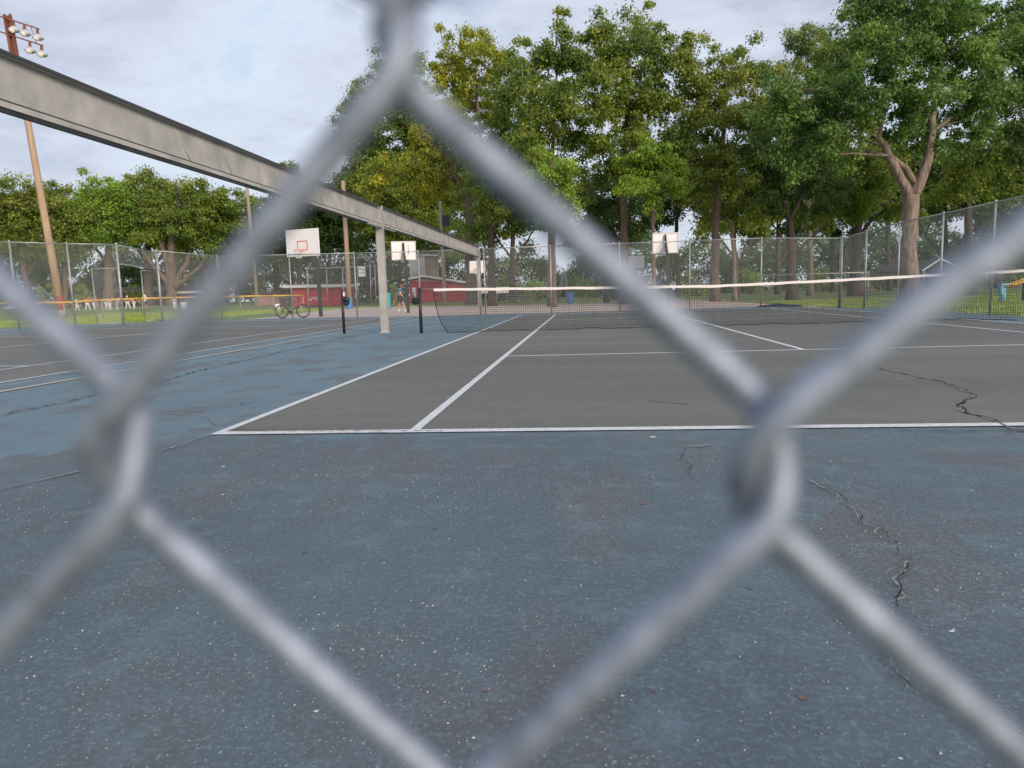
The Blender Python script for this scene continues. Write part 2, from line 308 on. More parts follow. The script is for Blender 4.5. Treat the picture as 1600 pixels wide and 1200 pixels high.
# ------------------------------------------------------------------ mesh builder
class MB:
    def __init__(s): s.v = []; s.f = []; s.mi = []; s.sm = []
    def add(s, vs, fs, mi=0, smooth=False):
        o = len(s.v); s.v.extend([tuple(float(c) for c in v) for v in vs])
        for f in fs: s.f.append(tuple(i + o for i in f)); s.mi.append(mi); s.sm.append(smooth)
    def box(s, c, d, mi=0, ax=None):
        """centre c, full sizes d, optional axes"""
        c = Vector(c); A = ax or (Vector((1, 0, 0)), Vector((0, 1, 0)), Vector((0, 0, 1)))
        vs = [c + A[0] * (i * d[0] / 2) + A[1] * (j * d[1] / 2) + A[2] * (k * d[2] / 2) for i in (-1, 1) for j in (-1, 1) for k in (-1, 1)]
        s.add(vs, [(0, 1, 3, 2), (4, 6, 7, 5), (0, 4, 5, 1), (2, 3, 7, 6), (0, 2, 6, 4), (1, 5, 7, 3)], mi)
    def tube(s, pts, rad, n=8, mi=0, cap=True, smooth=True, flat=None):
        P = [Vector(p) for p in pts]; k = len(P)
        R = rad if hasattr(rad, '__len__') else [rad] * k
        vs = []; t0 = (P[1] - P[0]).normalized()
        a = t0.orthogonal().normalized()
        for i in range(k):
            t = (P[min(i + 1, k - 1)] - P[max(i - 1, 0)]).normalized()
            a = (a - t * a.dot(t))
            a = a.normalized() if a.length > 1e-6 else t.orthogonal().normalized()
            b = t.cross(a)
            for j in range(n):
                an = 2 * math.pi * j / n
                vs.append(P[i] + (a * math.cos(an) + b * math.sin(an)) * R[i])
        fs = [(i * n + j, i * n + (j + 1) % n, (i + 1) * n + (j + 1) % n, (i + 1) * n + j) for i in range(k - 1) for j in range(n)]
        if cap: fs += [tuple(range(n - 1, -1, -1)), tuple(range((k - 1) * n, k * n))]
        s.add(vs, fs, mi, smooth)
    def bar(s, a, b, w, mi=0, h=None):
        """square bar from a to b"""
        a = Vector(a); b = Vector(b); t = b - a; l = t.length; t.normalize()
        x = t.orthogonal().normalized() if abs(t.z) > 0.95 else t.cross(Vector((0, 0, 1))).normalized()
        y = t.cross(x)
        if abs(t.z) > 0.95: x = Vector((1, 0, 0)); x = (x - t * x.dot(t)).normalized(); y = t.cross(x)
        s.box((a + b) / 2, (w, h or w, l), mi, (x, y, t))
    def torus(s, c, R, r, ax1, ax2, n=28, m=6, mi=0):
        c = Vector(c); A = Vector(ax1).normalized(); B = Vector(ax2).normalized(); C = A.cross(B); vs = []
        for i in range(n):
            an = 2 * math.pi * i / n; d = A * math.cos(an) + B * math.sin(an)
            for j in range(m):
                bn = 2 * math.pi * j / m; vs.append(c + d * (R + r * math.cos(bn)) + C * (r * math.sin(bn)))
        fs = [(i * m + j, ((i + 1) % n) * m + j, ((i + 1) % n) * m + (j + 1) % m, i * m + (j + 1) % m) for i in range(n) for j in range(m)]
        s.add(vs, fs, mi, True)
    def lathe(s, c, prof, n=16, mi=0, axis=(0, 0, 1)):
        c = Vector(c); z = Vector(axis).normalized(); x = z.orthogonal().normalized(); y = z.cross(x); vs = []
        for r, h in prof:
            for j in range(n):
                an = 2 * math.pi * j / n; vs.append(c + z * h + (x * math.cos(an) + y * math.sin(an)) * r)
        k = len(prof)
        fs = [(i * n + j, i * n + (j + 1) % n, (i + 1) * n + (j + 1) % n, (i + 1) * n + j) for i in range(k - 1) for j in range(n)]
        s.add(vs, fs, mi, True)
    def build(s, name, m, parent=None, off=None):
        me = bpy.data.meshes.new(name)
        vs = s.v if off is None else [(a - off[0], b - off[1], c - off[2]) for a, b, c in s.v]
        me.from_pydata(vs, [], s.f)
        me.polygons.foreach_set('material_index', s.mi); me.polygons.foreach_set('use_smooth', s.sm)
        for k in (m if isinstance(m, (list, tuple)) else [m]): me.materials.append(M[k] if isinstance(k, str) else k)
        me.update()
        o = bpy.data.objects.new(name, me); COL.objects.link(o)
        if parent is not None: o.parent = parent
        return o

def fast_mesh(name, co, nper, m, parent=None, smooth=False):
    """co: (n*nper, 3) vertices of n separate polygons of nper corners"""
    co = np.ascontiguousarray(co, dtype=np.float32); nv = len(co); nf = nv // nper
    me = bpy.data.meshes.new(name)
    me.vertices.add(nv); me.vertices.foreach_set('co', co.ravel())
    me.loops.add(nv); me.loops.foreach_set('vertex_index', np.arange(nv, dtype=np.int32))
    me.polygons.add(nf); me.polygons.foreach_set('loop_start', np.arange(0, nv, nper, dtype=np.int32))
    me.polygons.foreach_set('loop_total', np.full(nf, nper, dtype=np.int32))
    me.materials.append(M[m]); me.update(calc_edges=True)
    o = bpy.data.objects.new(name, me); COL.objects.link(o)
    if parent is not None: o.parent = parent
    return o

def tag(o, label=None, cat=None, group=None, kind=None):
    if label: o['label'] = label
    if cat: o['category'] = cat
    if group: o['group'] = group
    if kind: o['kind'] = kind
    return o
def empty(name, loc, label, cat, group=None, rz=0.0):
    o = bpy.data.objects.new(name, None); o.location = loc; o.rotation_euler = (0, 0, rz)
    o.empty_display_size = 0.2; COL.objects.link(o); return tag(o, label, cat, group)
def copy_tree(o, parent=None):
    c = o.copy(); COL.objects.link(c); c.parent = parent
    for ch in list(o.children): copy_tree(ch, c)
    return c

# ------------------------------------------------------------------ ground sheets
def sheet(name, poly, m, off, breaks=True, fine=None):
    """flat sheet laid on the ground, height = ground + off"""
    bm = bmesh.new()
    polys = poly if isinstance(poly[0][0], (tuple, list, np.ndarray)) else [poly]
    for pl in polys:
        try: bm.faces.new([bm.verts.new((float(p[0]), float(p[1]), 0)) for p in pl])
        except ValueError: pass
    def cut(co, no):
        bmesh.ops.bisect_plane(bm, geom=bm.verts[:] + bm.edges[:] + bm.faces[:], plane_co=co, plane_no=no, dist=1e-6)
    for x in XB: cut((x, 0, 0), (1, 0, 0))
    for y in YB: cut((0, y, 0), (0, 1, 0))
    if fine:
        for x in fine[0]: cut((x, 0, 0), (1, 0, 0))
        for y in fine[1]: cut((0, y, 0), (0, 1, 0))
    bmesh.ops.recalc_face_normals(bm, faces=bm.faces)
    for f in bm.faces:
        if f.normal.z < 0: f.normal_flip()
    for v in bm.verts: v.co.z = zt(v.co.x, v.co.y) + off
    me = bpy.data.meshes.new(name); bm.to_mesh(me); bm.free()
    me.materials.append(M[m]); o = bpy.data.objects.new(name, me); COL.objects.link(o)
    return o
def rect(x0, y0, x1, y1): return [(x0, y0), (x1, y0), (x1, y1), (x0, y1)]

FX = list(range(-300, -50, 50)) + [-49, -46, -43, -40, -37, -34, -32, -30] + [-25, 25, 50, 100, 200]
FY = [52, 55, 58, 61, 64, 67, 70, 74, 80, 100, 150, 250]
tag(sheet('ground', rect(-350, -40, 350, 420), 'grass', -0.035, fine=(FX, FY)), kind='structure')
tag(sheet('concrete_apron', [(-14.6, 29.25), (-14.48, 34.2), (-17.4, 45.6), (-18.3, 56.5), (-15.0, 62), (-3.6, 55.7), (3.1, 55), (7, 56), (12.7, 52.9), (13.2, 38.9), (13.8, 29.25)], 'concrete', -0.015), kind='structure')
COURT = [(-21.0, -5.2), (14.15, -5.2), (14.15, 29.25), (-19.3, 29.25), (-20.6, 25.5)]
tag(sheet('tennis_court_surround', COURT, 'blue', 0.0), kind='structure')
tag(sheet('tennis_court_playing_surface', [rect(0.02, 0.02, 10.95, 23.75), rect(-15.57, 0.02, -4.62, 23.75)], 'grey', 0.004), kind='structure')
lw = 0.05; lines = []
def hl(x0, x1, y, w=lw): lines.append(rect(x0, y - w / 2, x1, y + w / 2))
def vl(x, y0, y1, w=lw): lines.append(rect(x - w / 2, y0, x + w / 2, y1))
for s0 in (0.0, -15.57 - 0.0):
    xs = [s0, s0 + 1.37, s0 + 5.485, s0 + 9.6, s0 + 10.97]
    vl(xs[0], 0.05, 23.72, 0.07); vl(xs[4], 0.05, 23.72, 0.07)
    for a in (1, 3): vl(xs[a], 0.05, 23.72, 0.07 if s0 == 0 else 0.06)
    hl(xs[0] - 0.035, xs[4] + 0.035, 0.0, 0.10); hl(xs[0] - 0.035, xs[4] + 0.035, 23.77, 0.10)
    for yy in (5.485, 18.285):
        for a in ((0.035, 1, 3),): hl(xs[1] + 0.035, xs[3] - 0.035, yy, 0.08)
    vl(xs[2], 5.52, 18.25, 0.075)
tag(sheet('court_lines', lines, 'line', 0.008), kind='structure')
tag(sheet('cream_court_lines', [rect(-3.86, -5.0, -3.78, 24.4), rect(-15.9, 13.95, -6.4, 14.02), rect(-17.0, -5.0, -16.93, 24)], 'cream', 0.0085), kind='structure')

def ribbon(pix, w, jit, step=0.06, world=False):
    """thin wandering strip along picture points that lie on the court"""
    P = [grt(*p)[:2] for p in pix] if not world else [np.array(p) for p in pix]
    pts = []
    for a, b in zip(P[:-1], P[1:]):
        n = max(2, int(np.linalg.norm(b - a) / step))
        for i in range(n): pts.append(a + (b - a) * i / n)
    pts.append(P[-1]); pts = np.array(pts)
    n = len(pts)
    j = RNG.normal(0, jit, (n, 2)); j = (j + np.roll(j, 1, 0)) * .7; j[0] = j[-1] = 0
    k5 = np.stack([np.convolve(RNG.normal(0, jit * 1.6, n + 8), np.ones(9) / 9, 'valid')[:n] for _ in (0, 1)], 1) * 2.2; k5[0] = k5[-1] = 0
    pts = pts + j * .75 + k5
    polys = []; ww = w * (0.15 + 1.5 * RNG.random(n) ** 1.6); ww[0] = ww[-1] = w * .1
    t = np.gradient(pts, axis=0); t /= (np.linalg.norm(t, axis=1)[:, None] + 1e-9); nn = np.stack([-t[:, 1], t[:, 0]], 1)
    A = pts + nn * ww[:, None] / 2; B = pts - nn * ww[:, None] / 2
    for i in range(n - 1): polys.append([tuple(A[i]), tuple(A[i + 1]), tuple(B[i + 1]), tuple(B[i])])
    return polys
def ribbons(name, lst, m, off):
    co = []
    for pix, w, j in lst:
        for q in ribbon(pix, w, j, .022 if w < .009 else .045):
            co += [(x, y, zt(x, y) + off) for x, y in reversed(q)]
    return tag(fast_mesh(name, np.array(co), 4, m), kind='structure')
C1 = [(1279, 549), (1332, 564), (1382, 578), (1439, 591), (1472, 597), (1491, 606), (1523, 616), (1519, 622.5), (1504, 626), (1497, 634.5), (1517, 647), (1559, 658), (1570, 666), (1600, 675), (1700, 702)]
C2 = [(1266, 752), (1307, 774), (1337, 797), (1341, 816), (1375, 827), (1384, 840), (1401, 851), (1405, 862), (1427, 881), (1407, 900), (1397, 911), (1399, 930), (1390, 949), (1375, 985), (1394, 1037), (1397, 1054), (1420, 1069), (1435, 1086), (1465, 1099), (1499, 1116), (1590, 1150), (1700, 1190)]
C3 = [(1069, 701), (1066, 720), (1079, 729), (1071, 742), (1090, 756)]
C4 = [(0, 651), (37, 641), (65, 637), (105, 629), (137, 621), (200, 606), (257, 595), (305, 582), (350, 571), (400, 560), (442, 550), (506, 536), (600, 515)]
C5 = [(-60, 780), (0, 767), (75, 750), (142, 736), (247, 706), (295, 694), (330, 679)]
C6 = [(65, 644), (150, 642), (240, 646), (310, 650), (332, 657), (338, 666)]
C6b = [(307, 646), (360, 636), (400, 627)]
C7 = [(895, 529), (910, 519)]
ribbons('court_cracks', [(C1, .014, .012), (C2, .004, .006), (C3, .005, .006), (C4, .020, .012), (C6b, .008, .01),
                         ([(352, 672.5), (500, 674.5), (700, 675.5)], .008, .004), ([(1300, 674), (1450, 675), (1640, 674.5)], .009, .006)], 'crack', 0.011)
ribbons('crumbled_cracks', [(C2, .006, .010), (C1, .016, .014), (C4, .012, .014), (C5, .016, .010), (C6, .010, .010), (C7, .03, .02), ([(1069, 700), (1100, 697), (1112, 693)], .012, .012), ([(1504, 626), (1497, 634.5)], .02, .01),
                            ([(352, 675), (640, 678)], .006, .003)], 'crumb', 0.0095)
ribbons('mossy_cracks', [([(1011, 626), (1041, 630), (1079, 632)], .02, .012)], 'moss', 0.0095)

# rust stains left on the near court
M['stain'] = mat('rust_stain', (0.24, 0.115, 0.095), 0.85, col2=(0.125, 0.125, 0.135), scale=70, detail=6)
M['stainrim'] = mat('faint_rust_rim', (0.135, 0.135, 0.145), 0.85, col2=(0.112, 0.134, 0.152), scale=60, detail=6)
M['chip'] = mat('pale_paint_chip', (0.72, 0.70, 0.66), 0.8)
def blobs(name, lst, m, off):
    out_ = []
    for (u, v, r) in lst:
        c = grt(u, v); n = 22; ph = RNG.random(4) * 6.28
        out_.append([(c[0] + r * (1 + .22 * math.sin(2 * a + ph[0]) + .15 * math.sin(5 * a + ph[1]) + .1 * math.sin(9 * a + ph[2])) * math.cos(a), c[1] + r * .85 * (1 + .2 * math.sin(3 * a + ph[3]) + .12 * math.sin(7 * a + ph[1])) * math.sin(a)) for a in np.linspace(0, 6.283, n, endpoint=False)])
    tag(sheet(name, out_, m, off), kind='structure')
stn = [(1005, 787, .030), (1020, 1080, .012), (1253, 1091, .016), (690, 741, .022), (462, 1028, .016), (757, 1080, .012), (258, 826, .022), (1172, 920, .016), (476, 863, .018), (680, 826, .020)]
blobs('rust_stains', [(u, v, r * .55) for u, v, r in stn], 'stain', 0.0024)
blobs('paint_chips', [(1020, 683, .02), (491, 934, .004), (973, 1088, .004), (1487, 987, .006), (740, 1154, .004), (566, 1015, .004), (494, 1112, .005), (700, 1131, .003), (592, 607, .02), (349, 729, .012), (348, 773, .008), (1407, 1186, .004), (1490, 985, .004), (820, 980, .003), (600, 880, .004)], 'chip', 0.0016)

# loose grit lying on the near court
pa = [(0.5, -1.9, .5, .35), (1.0, -3.0, .35, .3), (2.0, -2.9, .25, .25), (3.6, -2.3, .35, .5), (3.9, -3.1, .5, .4), (1.9, -1.5, .4, .25), (-0.6, -1.6, .5, .3), (3.3, -1.2, .3, .4), (1.0, -1.1, .6, .3), (5.2, -1.0, .8, .5), (2.6, -3.6, .5, .3)]
gp = []
for (x, y, a, b) in pa:
    n = 420; gp.append(np.stack([x + RNG.normal(0, a, n), y + RNG.normal(0, b, n)], 1))
n = 2600; gp.append(np.stack([RNG.uniform(-3, 8, n), -4.4 + 5.5 * RNG.random(n) ** 1.3], 1))
gp = np.concatenate(gp); n = len(gp)
sz = 0.0009 + 0.0017 * RNG.random(n) ** 4 * 2
tet = np.array([[1, 0, 0], [-.6, .8, 0], [-.5, -.85, 0], [0, 0, 1.1]])
an = RNG.random(n) * 6.28; ca, sa = np.cos(an), np.sin(an)
tv = np.zeros((n, 4, 3)); tv[:, :, 0] = ca[:, None] * tet[:, 0] - sa[:, None] * tet[:, 1]; tv[:, :, 1] = sa[:, None] * tet[:, 0] + ca[:, None] * tet[:, 1]; tv[:, :, 2] = tet[:, 2]
tv *= sz[:, None, None]; tv[:, :, 0] += gp[:, 0][:, None]; tv[:, :, 1] += gp[:, 1][:, None]; tv[:, :, 2] += 0.001
tri = tv[:, [0, 1, 3, 1, 2, 3, 2, 0, 3], :].reshape(-1, 3)
tag(fast_mesh('loose_grit', tri, 3, 'grit'), label='pale loose grit scattered on the worn blue court', kind='stuff', cat='grit')

# grass blades beyond the court fences
def blades(name, n, fx, label, h=0.07):
    p = fx(n); n = len(p); an = RNG.random(n) * 6.28; hh = h * (0.5 + RNG.random(n))
    w = 0.02 + 0.02 * RNG.random(n); z = np.array([zt(a, b) for a, b in p]) - 0.035
    c = np.stack([p[:, 0], p[:, 1], z], 1); d = np.stack([np.cos(an), np.sin(an), np.zeros(n)], 1)
    tip = c + np.stack([RNG.normal(0, .02, n), RNG.normal(0, .02, n), hh], 1)
    co = np.stack([c - d * w[:, None], c + d * w[:, None], tip], 1).reshape(-1, 3)
    tag(fast_mesh(name, co, 3, 'blade'), label=label, kind='stuff', cat='grass')
def gx(n):
    p = np.stack([RNG.uniform(14.2, 34, n), RNG.uniform(10, 48, n)], 1)
    q = np.stack([RNG.uniform(-42, -18, n // 2), RNG.uniform(27, 60, n // 2)], 1)
    q = q[(q[:, 0] < -20) | (q[:, 1] > 46)]
    r = np.stack([RNG.uniform(-20, 15, n // 3), RNG.uniform(57, 66, n // 3)], 1)
    return np.concatenate([p, q, r])
blades('lawn_grass', 60000, gx, 'mown green lawn grass beyond the court fence')

# ------------------------------------------------------------------ chain-link fences
def chain_panel(P0, P1, z0a, z0b, h, pitch=0.07, r=0.0023):
    """crossing diagonal wires between two posts; returns corner array of triangular prisms"""
    P0 = np.array(P0, float); P1 = np.array(P1, float); Ln = np.linalg.norm(P1 - P0); t = (P1 - P0) / Ln; nrm = np.array([-t[1], t[0]])
    out = []
    slope = 1.1
    for sgn in (1, -1):
        k = -h / slope
        s0 = np.arange(-h / slope, Ln, pitch)
        for s in s0:
            a = s; b = s + h / slope; za, zb = 0.0, h
            if a < 0: za = -a * slope; a = 0
            if b > Ln: zb = h - (b - Ln) * slope; b = Ln
            if zb - za < 0.03: continue
            if sgn < 0: a, b = Ln - a, Ln - b
            out.append((a, za, b, zb, sgn * r))
    o = np.array(out)
    def pt(s, z, w): 
        zz = z0a + (z0b - z0a) * s / Ln + z
        return np.stack([P0[0] + t[0] * s + nrm[0] * w, P0[1] + t[1] * s + nrm[1] * w, zz], 1)
    A = pt(o[:, 0], o[:, 1], o[:, 4]); B = pt(o[:, 2], o[:, 3], o[:, 4])
    d = (B - A) / np.linalg.norm(B - A, axis=1)[:, None]
    e1 = np.cross(d, [0, 0, 1.0]); e1 /= np.linalg.norm(e1, axis=1)[:, None]; e2 = np.cross(d, e1)
    co = []
    cs = [(math.cos(a) * r, math.sin(a) * r) for a in (0.5, 2.6, 4.7)]
    for i in range(3):
        c0, c1 = cs[i], cs[(i + 1) % 3]
        q0 = A + e1 * c0[0] + e2 * c0[1]; q1 = A + e1 * c1[0] + e2 * c1[1]; q2 = B + e1 * c1[0] + e2 * c1[1]; q3 = B + e1 * c0[0] + e2 * c0[1]
        co.append(np.stack([q0, q1, q2, q3], 1))
    return np.concatenate(co).reshape(-1, 3)

def chain_fence(pts, hs, label, posts=None, name='chain_link_fence', top=0.024, post_r=0.032, pm='galv', thick=None, group='chain link fences round the courts', pitch=0.07, r=0.0023, railm='galv', railr=None, bottom=0.03, midrail=None):
    base = Vector((pts[0][0], pts[0][1], zt(*pts[0])))
    root = empty(name, base, label, 'fence', group)
    mesh = []; rl = MB()
    for i, ((a, b), h) in enumerate(zip(pts, hs)):
        z = zt(a, b); q = MB(); pr = post_r * (1.5 if thick and i in thick else 1)
        q.tube([(a, b, z - 0.05), (a, b, z + h + 0.03)], pr, 8)
        q.lathe((a, b, z + h + 0.02), [(pr * 1.15, 0), (pr * 1.1, .03), (pr * .5, .05), (0.001, .055)], 8)
        q.build('post', pm, root, base)
    for i in range(len(pts) - 1):
        a, b = pts[i], pts[i + 1]; za, zb = zt(*a), zt(*b)
        rl.tube([(a[0], a[1], za + hs[i]), (b[0], b[1], zb + hs[i + 1])], railr or top, 7)
        if midrail: 
            for mz in midrail: rl.tube([(a[0], a[1], za + mz), (b[0], b[1], zb + mz)], 0.02, 6)
        mesh.append(chain_panel(a, b, za + bottom, zb + bottom, min(hs[i], hs[i + 1]) - bottom, pitch, r))
    rl.build('top_rail', railm, root, base)
    co = np.concatenate(mesh) - np.array(base)
    fast_mesh('wire_mesh', co, 4, 'mesh', root)
    return root

FH_ = 3.12
far_x = [14.0]
far_u = [(14.0, 29.3), (10.55, 29.3), (7.2, 29.3), (4.15, 29.3), (0.93, 29.3), (-2.25, 29.3), (-5.35, 29.3), (-8.55, 29.3), (-11.75, 29.3), (-15.2, 29.3)]
# the far fence: right part, and left part beyond the steel beam
chain_fence([(14.0, 29.3), (10.55, 29.3), (7.35, 29.3), (4.15, 29.3), (0.95, 29.3), (-2.2, 29.3)], [3.10] * 6,
            'long grey chain link fence running straight behind the far baseline of the near tennis court', thick=[0])
chain_fence([(-2.45, 29.3), (-5.35, 29.3), (-8.5, 29.3), (-11.75, 29.3), (-15.2, 28.9), (float(px(249.5, 450, 32.3)[0]), float(px(249.5, 450, 32.3)[1]))], [3.08] * 4 + [3.10, 3.18],
            'grey chain link fence behind the left court, with the bicycle leaning outside it', thick=[5])
# right side fence
ry = [29.27, 26.4, 23.3, 20.1, 17.15, 14.2, 11.2, 8.2, 5.0, 1.9, -1.2, -4.5]
chain_fence([(14.03, y) for y in ry[1:]], [3.12] + [3.14] * 10,
            'grey chain link fence along the right side of the near court, beside the lawn')
MBr = MB()
# short span that closes the corner
chain_fence([(14.03, 29.2), (14.03, 26.45)], [3.10, 3.12], 'first panel of the right side fence, next to the far corner post', group='chain link fences round the courts')
# left side fence with the gate opening
gB = grt(118, 511); gC = grt(194, 506); gD = grt(253, 502.5)
pB = px(105.4 + 6, 450, 27.3); pC = px(188, 450, 28.6); pD = px(249.5, 450, 32.3)
LB = [(float(pC[0]), float(pC[1])), (float(pB[0]), float(pB[1])), ]
d1 = np.array(LB[1]) - np.array(LB[0])
LB += [tuple(np.array(LB[1]) + d1 * 1.05), tuple(np.array(LB[1]) + d1 * 2.1), tuple(np.array(LB[1]) + d1 * 3.1)]
LB = [(float(a), float(b)) for a, b in LB]
chain_fence(LB, [3.17, 3.15, 3.15, 3.15, 3.15], 'grey chain link fence left of the open gate, in front of the leaning light pole', thick=[0], pm='galv')
LD = (float(pD[0]), float(pD[1]))
def gate():
    a = Vector((*LB[0], zt(*LB[0]))); b = Vector((*LD, zt(*LD)))
    root = empty('court_gate', a, 'open chain link gate with its overhead bars in the left side fence', 'gate')
    t = (b - a); t.z = 0; Lw = t.length; t.normalize(); n = Vector((-t.y, t.x, 0))
    tr = MB(); A0 = Vector((0, 0, 0)); 
    tr.tube([A0 + t * .06 + Vector((0, 0, 3.15)), b - a - t * .06 + Vector((0, 0, 3.1))], 0.024, 7)
    tr.tube([A0 + t * .06 + Vector((0, 0, 2.42)), b - a - t * .06 + Vector((0, 0, 2.36))], 0.024, 7)
    tr.build('overhead_bar', 'galv', root)
    co = chain_panel((0, 0), ((b - a).x, (b - a).y), 2.42, 2.38, 0.7); fast_mesh('wire_mesh', co, 4, 'mesh', root)
    for (s, ang, w) in ((0.07, 2.05, 0.95), (Lw - 0.07, 0.35, 0.95)):
        hinge = t * s
        dr = (Vector((math.cos(ang) * t.x - math.sin(ang) * t.y, math.sin(ang) * t.x + math.cos(ang) * t.y, 0))) if s < 1 else -(t * math.cos(ang) - n * math.sin(ang))
        q = MB(); e = hinge + dr * w
        for z in (0.08, 2.25): q.tube([hinge + Vector((0, 0, z)), e + Vector((0, 0, z))], 0.02, 6)
        for p in (hinge, e): q.tube([p + Vector((0, 0, .08)), p + Vector((0, 0, 2.25))], 0.02, 6)
        lf = q.build('gate_leaf', 'galv', root)
        co = chain_panel((hinge.x, hinge.y), (e.x, e.y), 0.1, 0.1, 2.1); fast_mesh('wire_mesh', co, 4, 'mesh', lf)
    tx = a
gate()

# low ball field fence with the yellow cap
yf = [(-30, 474.5, 499, 50), (99, 472.5, 499, 51.5), (159, 468.7, 495, 53), (222, 466.5, 491.5, 55.5), (275, 465, 487.5, 58), (330, 464, 487, 60.5), (375, 463, 485.6, 63), (427, 462, 483, 66), (474, 461.5, 481, 70)]
yp = []; yh = []
for (u, v0, v1, d) in yf:
    p = foot(u, d); q = px(u, v0, d); yp.append((p.x, p.y)); yh.append(max(0.9, float(q[2] - p.z)))
chain_fence(yp, yh, 'low outfield fence with a yellow cap along its top, crossing the grass on the left', name='outfield_fence', railm='yellow', railr=0.065, post_r=0.035, group='ball field fences', pitch=0.11, r=0.002)

# ------------------------------------------------------------------ the fence the camera looks through
def near_fence():
    W_, H_ = 0.0366, 0.0935; y0 = CAM[1] + 0.0775; xn = CAM[0] - 0.0182; zn = CAM[2] - 0.0182
    root = empty('near_chain_link_fence', (xn, y0, 0), 'blurred galvanised chain link mesh right in front of the camera', 'fence', None)
    r = 0.00195; b = 0.0021; nseg = 8; co_all = []; a = W_ / 2
    # one period going down from the left extreme
    key = [(-a - .0002, -.0066, b), (a - .0004, -H_ / 2 + .0060, b), (a + .0008, -H_ / 2 + .0026, .6 * b), (a + .0012, -H_ / 2 - .0018, -.4 * b), (a + .0002, -H_ / 2 - .0066, -b),
           (-a - .0004, -H_ + .0040, -b), (-a - .0020, -H_ + .0008, -.6 * b), (-a - .0019, -H_ - .0024, .4 * b)]
    per = 34
    K = np.array(key)
    # nodes at xn +- a + k*W ; columns alternate by half a period automatically (node rows)
    ncol = 84
    def spline(P):
        out = []
        n = len(P)
        for i in range(n - 1):
            p0, p1, p2, p3 = P[max(i - 1, 0)], P[i], P[i + 1], P[min(i + 2, n - 1)]
            L_ = np.linalg.norm(p2 - p1)
            ts = (0, .08, .5, .92) if L_ > .02 else (0, .5)
            for t in ts:
                if L_ > .02:   # straight run with soft ends
                    out.append(p1 + (p2 - p1) * t)
                else:
                    out.append(0.5 * ((2 * p1) + (-p0m(p0, p1, p2) + p2) * t + (2 * p0m(p0, p1, p2) - 5 * p1 + 4 * p2 - p3m(p1, p2, p3)) * t * t + (-p0m(p0, p1, p2) + 3 * p1 - 3 * p2 + p3m(p1, p2, p3)) * t ** 3))
        out.append(P[-1]); return np.array(out)
    def p0m(p0, p1, p2):
        d = p1 - p0; L0 = np.linalg.norm(d); L1 = np.linalg.norm(p2 - p1); return p1 - d / max(L0, 1e-9) * min(L0, L1)
    def p3m(p1, p2, p3):
        d = p3 - p2; L0 = np.linalg.norm(d); L1 = np.linalg.norm(p2 - p1); return p2 + d / max(L0, 1e-9) * min(L0, L1)
    pts = []
    ztop = 3.04
    k0 = int((ztop - zn) / H_)
    for k in range(per):
        for q in K: pts.append((q[0], q[2], q[1] - k * H_))
    base = spline(np.array(pts))
    # tube once, copy the vertices for every column
    P = base; t = np.gradient(P, axis=0); t /= np.linalg.norm(t, axis=1)[:, None]
    ref = np.array([0, 1.0, 0]); e1 = ref - t * (t @ ref)[:, None]; e1 /= np.linalg.norm(e1, axis=1)[:, None]; e2 = np.cross(t, e1)
    an = np.arange(nseg) * 2 * math.pi / nseg
    ring = P[:, None, :] + (e1[:, None, :] * np.cos(an)[None, :, None] + e2[:, None, :] * np.sin(an)[None, :, None]) * r
    n = len(P); ring = ring.reshape(-1, 3)
    i = np.arange(n - 1)[:, None]; j = np.arange(nseg)[None, :]
    fc = np.stack([i * nseg + j, i * nseg + (j + 1) % nseg, (i + 1) * nseg + (j + 1) % nseg, (i + 1) * nseg + j], -1).reshape(-1, 4)
    V = []; Fc = []
    for c in range(ncol):
        cc = c - ncol // 2
        # columns centred on the diamond centre share node height zn; the extremes meet the neighbour's
        x = (cc + .5) * W_; z = zn + (k0 + .5) * H_ 
        # left extreme of this column at height z; the neighbour to the right has its left extreme half a period lower
        zz = z - (0 if cc % 2 == 0 else H_ / 2)
        jig = RNG.normal(0, .0006)
        V.append(ring + np.array([x * 1.0 + jig, RNG.normal(0, .0004), zz - .018 * x])); Fc.append(fc + len(ring) * c)
    V = np.concatenate(V)
    # the mesh is a little bent and stretched, as old chain link is
    def sst(a, lo, hi): q = np.clip((a - lo) / (hi - lo), 0, 1); return q * q * (3 - 2 * q)
    X_, Z_ = V[:, 0].copy(), V[:, 2] - zn
    V[:, 2] -= .0075 * sst(X_, .040, .072) * np.exp(-((Z_ - .045) / .04) ** 2)
    V[:, 2] -= .0042 * sst(Z_, .0440, .0560)
    V[:, 2] += .0030 * sst(-X_, .045, .075) * np.exp(-((Z_ + .02) / .05) ** 2)
    V[:, 0] -= .0008 * np.exp(-((Z_ - .050) / .03) ** 2) * np.exp(-(X_ / .03) ** 2)
    V = V.astype(np.float32); Fc = np.concatenate(Fc).astype(np.int32)
    me = bpy.data.meshes.new('wire_mesh'); me.vertices.add(len(V)); me.vertices.foreach_set('co', V.ravel())
    me.loops.add(Fc.size); me.loops.foreach_set('vertex_index', Fc.ravel()); me.polygons.add(len(Fc))
    me.polygons.foreach_set('loop_start', np.arange(0, Fc.size, 4, dtype=np.int32)); me.polygons.foreach_set('loop_total', np.full(len(Fc), 4, dtype=np.int32))
    me.polygons.foreach_set('use_smooth', np.ones(len(Fc), dtype=bool))
    me.materials.append(M['wire']); me.update(calc_edges=True)
    o = bpy.data.objects.new('wire_mesh', me); COL.objects.link(o); o.parent = root
    xl = -ncol // 2 * W_; xr = (ncol - ncol // 2) * W_
    for xx in (xl - .03, xr - .02):
        q = MB(); q.tube([(xx, 0.03, -0.05), (xx, 0.03, 3.08)], 0.03, 12); q.build('post', 'galv', root)
